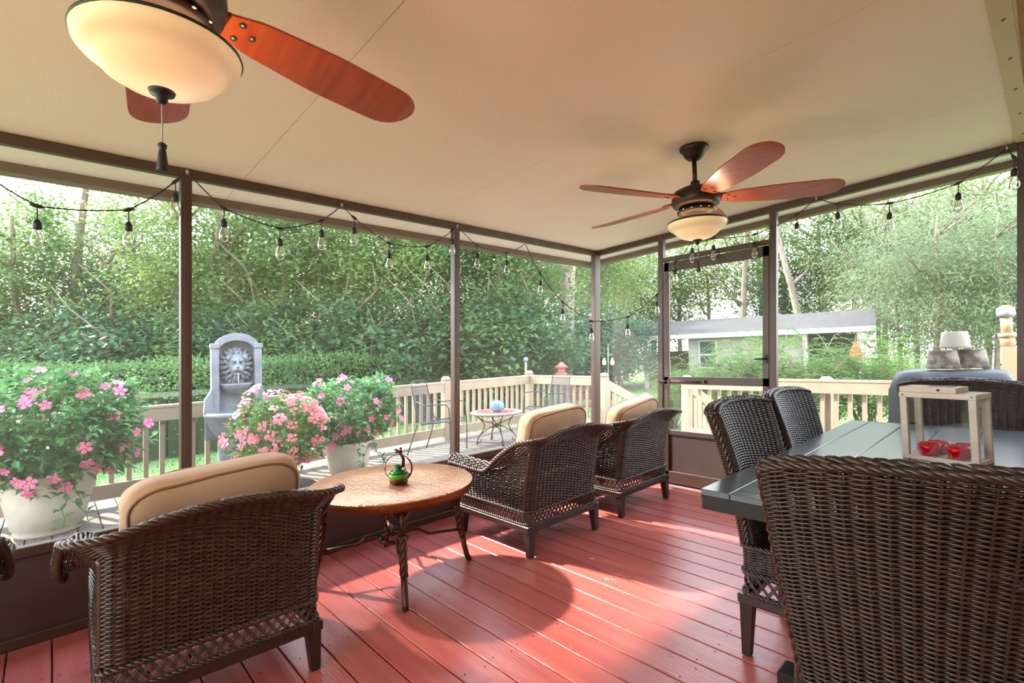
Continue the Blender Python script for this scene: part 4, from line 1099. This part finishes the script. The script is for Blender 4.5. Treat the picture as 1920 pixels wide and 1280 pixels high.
# garden poles, feeders
p = on_floor(1055, 720, -.2); bx, by = -8.3, 9.55
t = thing('bird_feeder', 'red roofed bird feeder on a blue green bin beside the pine trunk', 'bird feeder', bx, by, ground(bx, by), tilt=False)
m = MB(); m.tube([(0, 0, 0), (0, 0, .9)], .03, 8); obj('pole', m, M['iron'], t)
m = MB(); m.lathe([(.11, .88), (.13, .92), (.13, 1.1), (.12, 1.12)], 20); obj('bin', m, M['feeder_blue'], t)
m = MB(); m.lathe([(.15, 1.12), (.16, 1.14), (.12, 1.17)], 20); m.lathe([(.1, 1.15), (.1, 1.32)], 12); obj('tray', m, M['feeder_red'], t)
m = MB(); m.lathe([(.19, 1.31), (.1, 1.38), (.07, 1.40), (.05, 1.44), (.01, 1.45)], 20); obj('roof', m, M['feeder_red'], t)
for i, (u, lb) in enumerate(((1133, 'cream gourd bird feeder hanging beside the corner post'), (1148, 'cream gourd bird feeder hanging farther from the corner post'))):
    d = ray(u, 678); P0 = d * (8.3 / 917); P0.z += EYE
    t = thing('gourd_feeder', lb, 'bird feeder', P0.x, P0.y, P0.z, tilt=False, group='hanging gourd feeders')
    m = MB(); m.lathe([(.005, -.06), (.03, -.05), (.036, -.02), (.025, .03), (.012, .06), (.004, .07)], 16); obj('gourd', m, M['gourd'], t)
    m = MB(); m.tube([(0, 0, .06), (0, 0, .2)], .004, 5); obj('hanger', m, M['stem'], t)
d = ray(1140.5, 650); P0 = d * (8.3 / 917)
t = thing('feeder_pole', 'slender pole with two hooks carrying the gourd feeders', 'pole', P0.x, P0.y, ground(P0.x, P0.y), tilt=False)
z0 = P0.z + EYE - ground(P0.x, P0.y)
m = MB(); m.tube([(0, 0, 0), (0, 0, z0 + .05)], .012, 6); obj('shaft', m, M['stem'], t)
for u in (1133, 1148):
    q = ray(u, 678) * (8.3 / 917); dx, dy, dz = q.x - P0.x, q.y - P0.y, q.z + EYE + .2 - ground(P0.x, P0.y)
    m = MB(); m.tube([(0, 0, z0), (dx * .6, dy * .6, z0 + .08), (dx, dy, z0 + .02), (dx, dy, dz)], .006, 5); obj('hook', m, M['stem'], t)
P0 = ray(986, 640) * (9.0 / 917)
t = thing('garden_light', 'slim cream garden stake topped with a small blue globe near the deck corner', 'garden light', P0.x, P0.y, ground(P0.x, P0.y), tilt=False)
zt = EYE - .39 - ground(P0.x, P0.y)
m = MB(); m.tube([(0, 0, 0), (0, 0, zt - .05)], .016, 8); obj('stake', m, M['cream_pipe'], t)
m = MB(); m.ell((0, 0, zt), (.045, .045, .045), 12); obj('globe', m, M['blue_ball'], t)
t = thing('garden_bench', 'dark red brown garden bench on the lawn behind the far railing', 'bench', -7.2, 9.2, ground(-7.2, 9.2), 40, tilt=False)
m = MB(); m.box(-.6, .6, -.2, .2, .42, .46, 0, 0, .004); obj('seat', m, M['brick'], t)
m = MB(); m.box(-.6, .6, .18, .22, .55, .68, 0, 0, .004); m.box(-.6, .6, .18, .22, .72, .85, 0, 0, .004); obj('backrest', m, M['brick'], t)
for sx in (-.55, .55):
    for sy in (-.18, .19): m = MB(); m.box(sx - .03, sx + .03, sy - .03, sy + .03, 0, .85 if sy > 0 else .42); obj('leg', m, M['brick'], t)

# ------------------------------------------------------------------ neighbouring house
A = Vector((-3.9, 20.8)); Bq = Vector((-12.27, 19.36)); dd = (Bq - A); HL = dd.length; ya = math.atan2(dd.y, dd.x)
Mh = Matrix.Translation((A.x, A.y, gz(A.x) - .15)) @ TILT @ Matrix.Rotation(ya, 4, 'Z')
# local x runs along the house away from the gable end nearest the pipe post; +y is towards the porch
sy = 1 if (Matrix.Rotation(ya, 3, 'Z') @ Vector((0, 1, 0))).dot(Vector((3, -20, 0))) > 0 else -1
t = thing('house', 'pale single storey house with grey shingle roof beyond the garden', 'house'); t.matrix_world = Mh
def hb(name, mt, *boxes):
    m = MB()
    for a in boxes: m.box(a[0], a[1], sy * a[2], sy * a[3], a[4], a[5])
    return obj(name, m, mt, t)
hb('wall', M['house'], (1.9, 6.15, -5, 0, 0, 2.32)); hb('side_wall', M['dkgrey'], (.3, 1.9, -5, -1.6, 0, 2.3)); hb('carport_fence', M['fence'], (6.15, HL + 1.0, -4, -3.9, 0, 1.75))
m = MB(); e0, e1 = .55, -2.6
for s, (ya_, yb_) in enumerate(((e0, e1), (e1 * 2 - e0, e1))):
    m.hexa([(-.3, sy * ya_, 2.36), (HL + .6, sy * ya_, 2.36), (HL + .6, sy * yb_, 3.1), (-.3, sy * yb_, 3.1), (-.3, sy * ya_, 2.44), (HL + .6, sy * ya_, 2.44), (HL + .6, sy * yb_, 3.2), (-.3, sy * yb_, 3.2)])
obj('roof', m, M['shingle'], t)
hb('fascia', M['house_white'], (-.3, HL + .6, .56, .6, 2.27, 2.45)); hb('gable_wall', M['house'], (-.05, .0, -5.4, .2, 2.2, 2.38))
fr = hb('window', M['house_white'], (4.98, 5.72, 0, .05, 1.0, 2.2)); 
m = MB(); m.box(5.05, 5.65, sy * .05, sy * .06, 1.08, 1.56); m.box(5.05, 5.65, sy * .05, sy * .06, 1.62, 2.12); obj('pane', m, M['pane'], fr)
for xx in (7.85, 6.85, .1, 1.75):
    m = MB(); m.box(xx, xx + .14, sy * .25, sy * .39, 0, 2.3); obj('porch_column', m, M['house_white'], t)
t2 = thing('patio_umbrella', 'folded orange red patio umbrella under the house eave', 'umbrella', -4.0, 19.4, gz(-4.0), tilt=False)
m = MB(); m.tube([(0, 0, 0), (0, 0, 2.0)], .025, 8); obj('pole', m, M['iron'], t2)
m = MB(); m.lathe([(.24, 1.22), (.2, 1.3), (.13, 1.55), (.04, 1.78)], 12); obj('canopy', m, M['tomato'], t2)
# ------------------------------------------------------------------ trees, hedge, shrubs
def crown_mb(seed, rx, rz, zc_, ncl, per, L, W, spread, flat=.6, hang=0.0):
    r = random.Random(seed); m = MB()
    for i in range(ncl):
        d = rv(r); q = r.random() ** .45
        c = Vector((d.x * rx * q, d.y * rx * q, zc_ + d.z * rz * q)); c *= 1
        k = 1 + .35 * noise.noise(Vector((d.x * 1.7 + seed, d.y * 1.7, d.z * 1.7))); c.x *= k; c.y *= k
        for j in range(per):
            o = Vector((r.gauss(0, 1), r.gauss(0, 1), r.gauss(0, 1) * flat)) * spread
            dr = rv(r); dr.z = dr.z * .5 - hang; dr.normalize()
            s = dr.cross(Vector((0, 0, 1)) + rv(r) * .7)
            if s.length < 1e-3: continue
            s.normalize(); l, w = L * r.uniform(.7, 1.3), W * r.uniform(.7, 1.3); p = c + o
            m.add([tuple(p), tuple(p + dr * l * .5 + s * w * .5), tuple(p + dr * l), tuple(p + dr * l * .5 - s * w * .5)], [(0, 1, 2, 3)])
    return m
def trunk_mb(seed, h, r0, lean=0.0, branches=6, rx=1.5):
    r = random.Random(seed); m = MB(); pts = []; x = y = 0
    for k in range(9):
        pts.append((x, y, h * k / 8)); x += lean * h / 8 + r.uniform(-.05, .05); y += r.uniform(-.06, .06)
    m.tube([(pts[0][0], pts[0][1], -.3)] + pts, [r0 * 1.35] + [r0 * (1.15 - .75 * k / 8) for k in range(9)], 10)
    for b in range(branches):
        k = r.randint(3, 7); a = r.uniform(0, 2 * PI); l = rx * r.uniform(.6, 1.1); p = Vector(pts[k])
        q = [p, p + Vector((math.cos(a) * l * .4, math.sin(a) * l * .4, l * .3)), p + Vector((math.cos(a + .3) * l * .75, math.sin(a + .3) * l * .75, l * .65)), p + Vector((math.cos(a) * l, math.sin(a) * l, l * 1.0))]
        m.tube(q, [r0 * .5, r0 * .38, r0 * .25, r0 * .1], 6)
    return m
TREES = {}
def tree_kind(key, leaf_m, seed, h, r0, rx, rz, zc_, ncl, per, L, W, spread, lean=0, hang=0.0, bark='bark'):
    TREES[key] = (mesh('crown', crown_mb(seed, rx, rz, zc_, ncl, per, L, W, spread, hang=hang), M[leaf_m]), mesh('trunk', trunk_mb(seed + 1, h, r0, lean, 7, rx * .8), M[bark]))
tree_kind('mid', 'leaf_a', 11, 7.0, .13, 2.3, 3.0, 5.0, 150, 62, .165, .08, .36, .05)
tree_kind('yel', 'leaf_b', 22, 7.5, .11, 2.2, 3.2, 5.2, 145, 62, .16, .075, .36, -.04)
tree_kind('dark', 'leaf_c', 33, 5.5, .15, 2.2, 2.6, 3.4, 190, 62, .155, .075, .34, .03)
tree_kind('grey', 'leaf_d', 44, 6.5, .08, 2.2, 3.4, 4.0, 210, 44, .19, .045, .38, 0, .5)
tree_kind('airy', 'leaf_b', 55, 8.0, .12, 2.6, 2.6, 6.4, 95, 50, .16, .07, .38, .08)
tree_kind('under', 'leaf_c', 66, 2.4, .07, 1.7, 1.35, 1.55, 170, 42, .15, .075, .26)
tree_kind('under2', 'leaf_a', 77, 2.6, .06, 1.7, 1.5, 1.7, 170, 42, .15, .075, .26)
def plant(kind, u, d, s, yaw, label, cat, group, name='tree'):
    p = ray(u, 634) * (d / F)
    t = thing(name, label, cat, p.x, p.y, ground(p.x, p.y) - .05, yaw, group, tilt=False)
    if s != 1: t.scale = (s, s, s)
    cr, tr = TREES[kind]
    o = bpy.data.objects.new('crown', cr); COL.objects.link(o); o.parent = t
    o = bpy.data.objects.new('trunk', tr); COL.objects.link(o); o.parent = t
    return t
rnd = random.Random(21)
LB = {'mid': 'leafy green tree in the woods behind the hedge', 'yel': 'sunlit yellow green tree in the woods behind the hedge', 'dark': 'dense dark green tree in the woods behind the hedge', 'airy': 'open crowned tall tree standing above the woods behind the hedge'}
for i, (u, d, k, s) in enumerate([
    (-190, 15.5, 'mid', .95), (-60, 17.5, 'yel', 1.0), (40, 14.6, 'mid', .9), (95, 20, 'airy', 1.1), (190, 16.5, 'dark', 1.05), (265, 19.5, 'mid', 1.1), (330, 14.8, 'yel', .92),
    (395, 21.5, 'dark', 1.2), (450, 17, 'mid', 1.05), (520, 15, 'mid', .95), (560, 21, 'yel', 1.2), (625, 16.8, 'yel', 1.0), (690, 19.5, 'mid', 1.15), (735, 15.8, 'yel', 1.0),
    (790, 22, 'airy', 1.15), (830, 17.5, 'mid', 1.05), (890, 20, 'mid', 1.15), (925, 16.2, 'mid', .95), (985, 18.5, 'mid', 1.05), (1010, 24, 'yel', 1.1), (-120, 22, 'dark', 1.1), (470, 25, 'yel', 1.0), (300, 26, 'mid', 1.0), (660, 26, 'mid', 1.0)]):
    plant(k, u, d, s, rnd.uniform(0, 360), LB[k], 'tree', 'trees in the woods behind the hedge')
LR = {'mid': 'leafy green tree rising behind the pale house', 'yel': 'sunlit yellow green tree rising behind the pale house', 'dark': 'dark green tree rising behind the pale house', 'airy': 'open crowned tall tree rising behind the pale house', 'grey': 'feathery grey green tree at the garden edge behind the grill'}
for i, (u, d, k, s) in enumerate([
    (1075, 27, 'mid', 1.3), (1115, 33, 'yel', 1.5), (1150, 40, 'mid', 1.6), (1175, 40, 'mid', 1.4), (1225, 42, 'dark', 1.6), (1275, 42, 'mid', 1.5), (1330, 39, 'yel', 1.5), (1385, 36, 'airy', 1.45), (1430, 38, 'mid', 1.6), (1480, 34, 'dark', 1.4),
    (1540, 33, 'mid', 1.45), (1600, 31, 'yel', 1.4), (1660, 31, 'yel', 1.5), (1750, 27, 'airy', 1.3)]):
    plant(k, u, d, s, rnd.uniform(0, 360), LR[k], 'tree', 'trees behind the pale house')
for i, (u, d, k, s) in enumerate([(1690, 21, 'grey', 1.0), (1755, 18.5, 'grey', 1.0), (1815, 20.5, 'grey', 1.12), (1870, 17.5, 'grey', .95), (1930, 19.5, 'grey', 1.1), (2010, 18, 'grey', 1.1), (1850, 25, 'yel', 1.4), (1720, 25, 'grey', 1.4), (1790, 26, 'grey', 1.5), (1890, 24, 'grey', 1.4), (1650, 26, 'grey', 1.3)]):
    plant(k, u, d, s, rnd.uniform(0, 360), LR[k] if k == 'grey' else 'sunlit yellow green tree beyond the feathery grey green ones', 'tree', 'trees behind the grill')
for i, (u, d, k, s) in enumerate([(-120, 13.6, 'under', 1.1), (-20, 14.2, 'under2', 1.15), (75, 13.4, 'under', 1.1), (170, 14, 'under2', 1.1), (250, 13.6, 'under', 1.2), (345, 14.4, 'under', 1.15), (420, 13.6, 'under2', 1.1), (500, 14, 'under', 1.2), (580, 13.8, 'under2', 1.15), (650, 14.2, 'under', 1.2), (720, 14.0, 'under2', 1.15), (785, 14.6, 'under', 1.2), (845, 14.8, 'under2', 1.2), (905, 15.2, 'under', 1.25), (960, 15.6, 'under2', 1.2), (1000, 17, 'under', 1.3), (1090, 24, 'under', 1.3), (1130, 23, 'under2', 1.3), (1160, 21.5, 'under', 1.2)]):
    plant(k, u, d, s, rnd.uniform(0, 360), {'under': 'dark green shrub at the foot of the woods, just behind the hedge', 'under2': 'fresh green shrub at the foot of the woods, just behind the hedge'}[k], 'shrub', 'shrubs behind the hedge', 'shrub')
# bare standing trunks
def bare(u, d, h, r0, lean, label, name='tree', bark='bark', br=0, yaw=0):
    p = ray(u, 634) * (d / F); t = thing(name, label, 'tree', p.x, p.y, ground(p.x, p.y), yaw, tilt=False)
    obj('trunk', trunk_mb(int(u), h, r0, lean, br, 3.0), M[bark], t)
    cr = bpy.data.objects.new('crown', TREES['airy'][0]); COL.objects.link(cr); cr.parent = t; cr.location = (lean * h, 0, h - 6); cr.scale = (1.2, 1.2, 1.2)
    return t
bare(1056, 21, 12, .38, .035, 'big pale pine trunk standing behind the hedge near the corner post', 'pine_tree', 'pinebark', 0, 25)
bare(470, 15.2, 9.5, .16, -.16, 'dark leaning trunk in the woods above the lion fountain', br=4, yaw=45)
bare(110, 15.5, 9, .15, .12, 'pale leaning trunk in the woods above the large pink planter', br=5, yaw=50)
bare(1388, 33, 12, .22, .03, 'forked grey trunk behind the house seen through the door', br=6, yaw=40)
bare(1525, 31, 11, .25, -.25, 'pale trunk leaning over the house roof beside the door post', bark='pinebark', br=3, yaw=40)
bare(1172, 27, 4.6, .18, 0, 'slim orange brown trunk between the corner post and the door', bark='pinebark', yaw=10)
# added unseen tree beyond the hedge's near end; its crown shades the near porch bay
tx, ty = -13.1, -4.5
t = thing('tree', 'tall unseen tree added past the near end of the hedge to shade the porch', 'tree', tx, ty, ground(tx, ty), tilt=False)
obj('trunk', trunk_mb(91, 11.5, .2, 0, 6, 1.6), M['bark'], t)
o = bpy.data.objects.new('crown', TREES['mid'][0]); COL.objects.link(o); o.parent = t; o.scale = (.72, .72, .6); o.location = (0, 0, 10.05 - ground(tx, ty) - 3.0)
# hedge
def hedge(label, pts, w, h, n, seed, L=.085, W=.045):
    r = random.Random(seed); o = pts[0]; t = thing('hedge', label, 'hedge', o[0], o[1], ground(*o), tilt=False, group=None)
    m = MB(); core = MB(); z0 = ground(*o)
    lens = [math.hypot(b[0] - a[0], b[1] - a[1]) for a, b in zip(pts[:-1], pts[1:])]; T = sum(lens)
    for (a, b), l in zip(zip(pts[:-1], pts[1:]), lens):
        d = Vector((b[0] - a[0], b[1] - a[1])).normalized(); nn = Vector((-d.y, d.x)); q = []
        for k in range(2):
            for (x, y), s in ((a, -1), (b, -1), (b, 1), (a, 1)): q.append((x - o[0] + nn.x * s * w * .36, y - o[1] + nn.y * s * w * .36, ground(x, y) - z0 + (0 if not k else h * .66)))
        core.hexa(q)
        for i in range(int(n * l / T)):
            s = r.random() * l; x, y = a[0] + d.x * s, a[1] + d.y * s
            th = r.uniform(-.15, PI + .15); rr = 1 + .14 * noise.noise(Vector((x * .9, y * .9, th * 1.5))) + r.gauss(0, .05)
            cx = math.cos(th); cz = math.sin(th); ex = abs(cx) ** .5 * sgn(cx) * w * .5 * rr; ez = max(0, cz) ** .5 * h * .5 * rr + h * .5 if cz > 0 and r.random() < .62 else r.random() * h * .9
            p = Vector((x - o[0] + nn.x * ex, y - o[1] + nn.y * ex, ground(x, y) - z0 + ez))
            dr = (Vector((nn.x * cx, nn.y * cx, max(0, cz) * .8 + .1)) + rv(r) * .8)
            leaf(m, p, dr, Vector((0, 0, 1)) + rv(r) * .6, L * r.uniform(.7, 1.3), W * r.uniform(.8, 1.2))
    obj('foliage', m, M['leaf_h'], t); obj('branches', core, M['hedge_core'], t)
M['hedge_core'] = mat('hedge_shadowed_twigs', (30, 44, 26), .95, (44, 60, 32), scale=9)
hedge('long clipped hedge running behind the deck railing and lion fountain', [(-11.2, -6), (-11.2, 1.5), (-11.4, 6.5), (-12.1, 9.6), (-13.2, 12.6), (-14, 15)], 1.5, 1.72, 30000, 5)
hedge('rounded hedge end on the lawn beside the corner post', [(-14.2, 15.6), (-14.9, 18.2), (-15.3, 20.6)], 2.4, 1.9, 11000, 6, .12, .06)
# nandina shrubs by the railing
def nandina(seed):
    r = random.Random(seed); m = MB(); st = MB()
    for i in range(24):
        a = r.uniform(0, 2 * PI); l = r.uniform(.25, .95); h = r.uniform(1.0, 1.9) * (1 - .25 * l); tip = Vector((math.cos(a) * l, math.sin(a) * l, h))
        st.tube([(r.uniform(-.1, .1), r.uniform(-.1, .1), 0), (tip.x * .35, tip.y * .35, h * .55), tuple(tip)], [.014, .011, .005], 5)
        for f in range(12):
            w = .45 + .55 * f / 11; b = Vector((tip.x * w * w, tip.y * w * w, h * w)); dr = rv(r); dr.z = .35 + .2 * dr.z; dr.normalize()
            for q in range(14):
                c = b + dr * .045 * q + Vector((0, 0, -.0022 * q * q)); 
                for s in (-1, 1):
                    sd = dr.cross(Vector((0, 0, 1))).normalized() * s; leaf(m, c, sd * .8 + dr * .6 + rv(r) * .3, Vector((0, 0, 1)) + rv(r) * .3, .085 * r.uniform(.7, 1.2), .022)
    return mesh('foliage', m, M['leaf_n']), mesh('stems', st, M['bark'])
ND = [nandina(1), nandina(2)]
for i, (u, d, s, lb) in enumerate(((1300, 9.6, .95, 'bright feathery shrub seen low in the screen door beside its hinge post'), (1360, 9.2, 1.02, 'bright feathery shrub filling the middle of the screen door'), (1425, 9.6, 1.12, 'bright feathery shrub behind the door latch'),
        (1492, 8.8, 1.2, 'taller feathery shrub just beyond the door post, above the railing'), (1560, 9.4, 1.0, 'low feathery shrub behind the railing post past the door'), (1622, 8.9, 1.18, 'tall feathery shrub under the house gable end'), (1690, 9.6, 1.0, 'feathery shrub beside the upturned pots on the grill'), (1262, 10.6, .8, 'small feathery shrub at the door hinge, lowest of the row'))):
    p = ray(u, 634) * (d / F); t = thing('nandina_shrub', lb, 'shrub', p.x, p.y, ground(p.x, p.y), i * 77, 'feathery shrubs beyond the deck railing', tilt=False); t.scale = (s, s, s)
    for nm, me in zip(('foliage', 'stems'), ND[i % 2]): o = bpy.data.objects.new(nm, me); COL.objects.link(o); o.parent = t

# ------------------------------------------------------------------ light and camera
w = bpy.data.worlds.new('World'); SC.world = w; w.use_nodes = True; nt = w.node_tree; bg = nt.nodes['Background']
tc = nt.nodes.new('ShaderNodeTexCoord'); sp = nt.nodes.new('ShaderNodeSeparateXYZ'); rp = nt.nodes.new('ShaderNodeValToRGB')
nt.links.new(tc.outputs['Generated'], sp.inputs[0]); nt.links.new(sp.outputs['Z'], rp.inputs['Fac'])
rp.color_ramp.elements[0].position = 0.0; rp.color_ramp.elements[0].color = (1.0, .99, .98, 1)
rp.color_ramp.elements[1].position = .75; rp.color_ramp.elements[1].color = (.62, .78, 1.0, 1)
nt.links.new(rp.outputs['Color'], bg.inputs['Color']); bg.inputs['Strength'].default_value = SKY
sun = bpy.data.lights.new('sun', 'SUN'); sun.energy = SUN; sun.angle = R(2.5); sun.color = (1.0, .93, .82)
so = bpy.data.objects.new('sun', sun); COL.objects.link(so)
el, hzn = R(39), Vector((-.927, -.375, 0)); sd = hzn * math.cos(el) + Vector((0, 0, math.sin(el)))
so.rotation_euler = sd.to_track_quat('Z', 'Y').to_euler(); so.location = sd * 30
cam = bpy.data.cameras.new('camera'); co = bpy.data.objects.new('camera', cam); COL.objects.link(co); SC.camera = co
cam.sensor_width = 36; cam.lens = F / 1920 * 36; cam.shift_y = -(640 - V0) / 1920; cam.clip_start = .02; cam.clip_end = 300
co.location = (0, 0, EYE); co.rotation_euler = (PI / 2, 0, math.asin(CY))
vs_ = SC.view_settings; vs_.view_transform = 'Standard'; vs_.look = 'None'; vs_.exposure = EXPO; vs_.gamma = 1; vs_.use_curve_mapping = False
cy = SC.cycles; cy.max_bounces = 8; cy.diffuse_bounces = 5; cy.glossy_bounces = 3; cy.transmission_bounces = 4; cy.transparent_max_bounces = 16; cy.use_denoising = True; cy.sample_clamp_indirect = 6; cy.caustics_reflective = False; cy.caustics_refractive = False
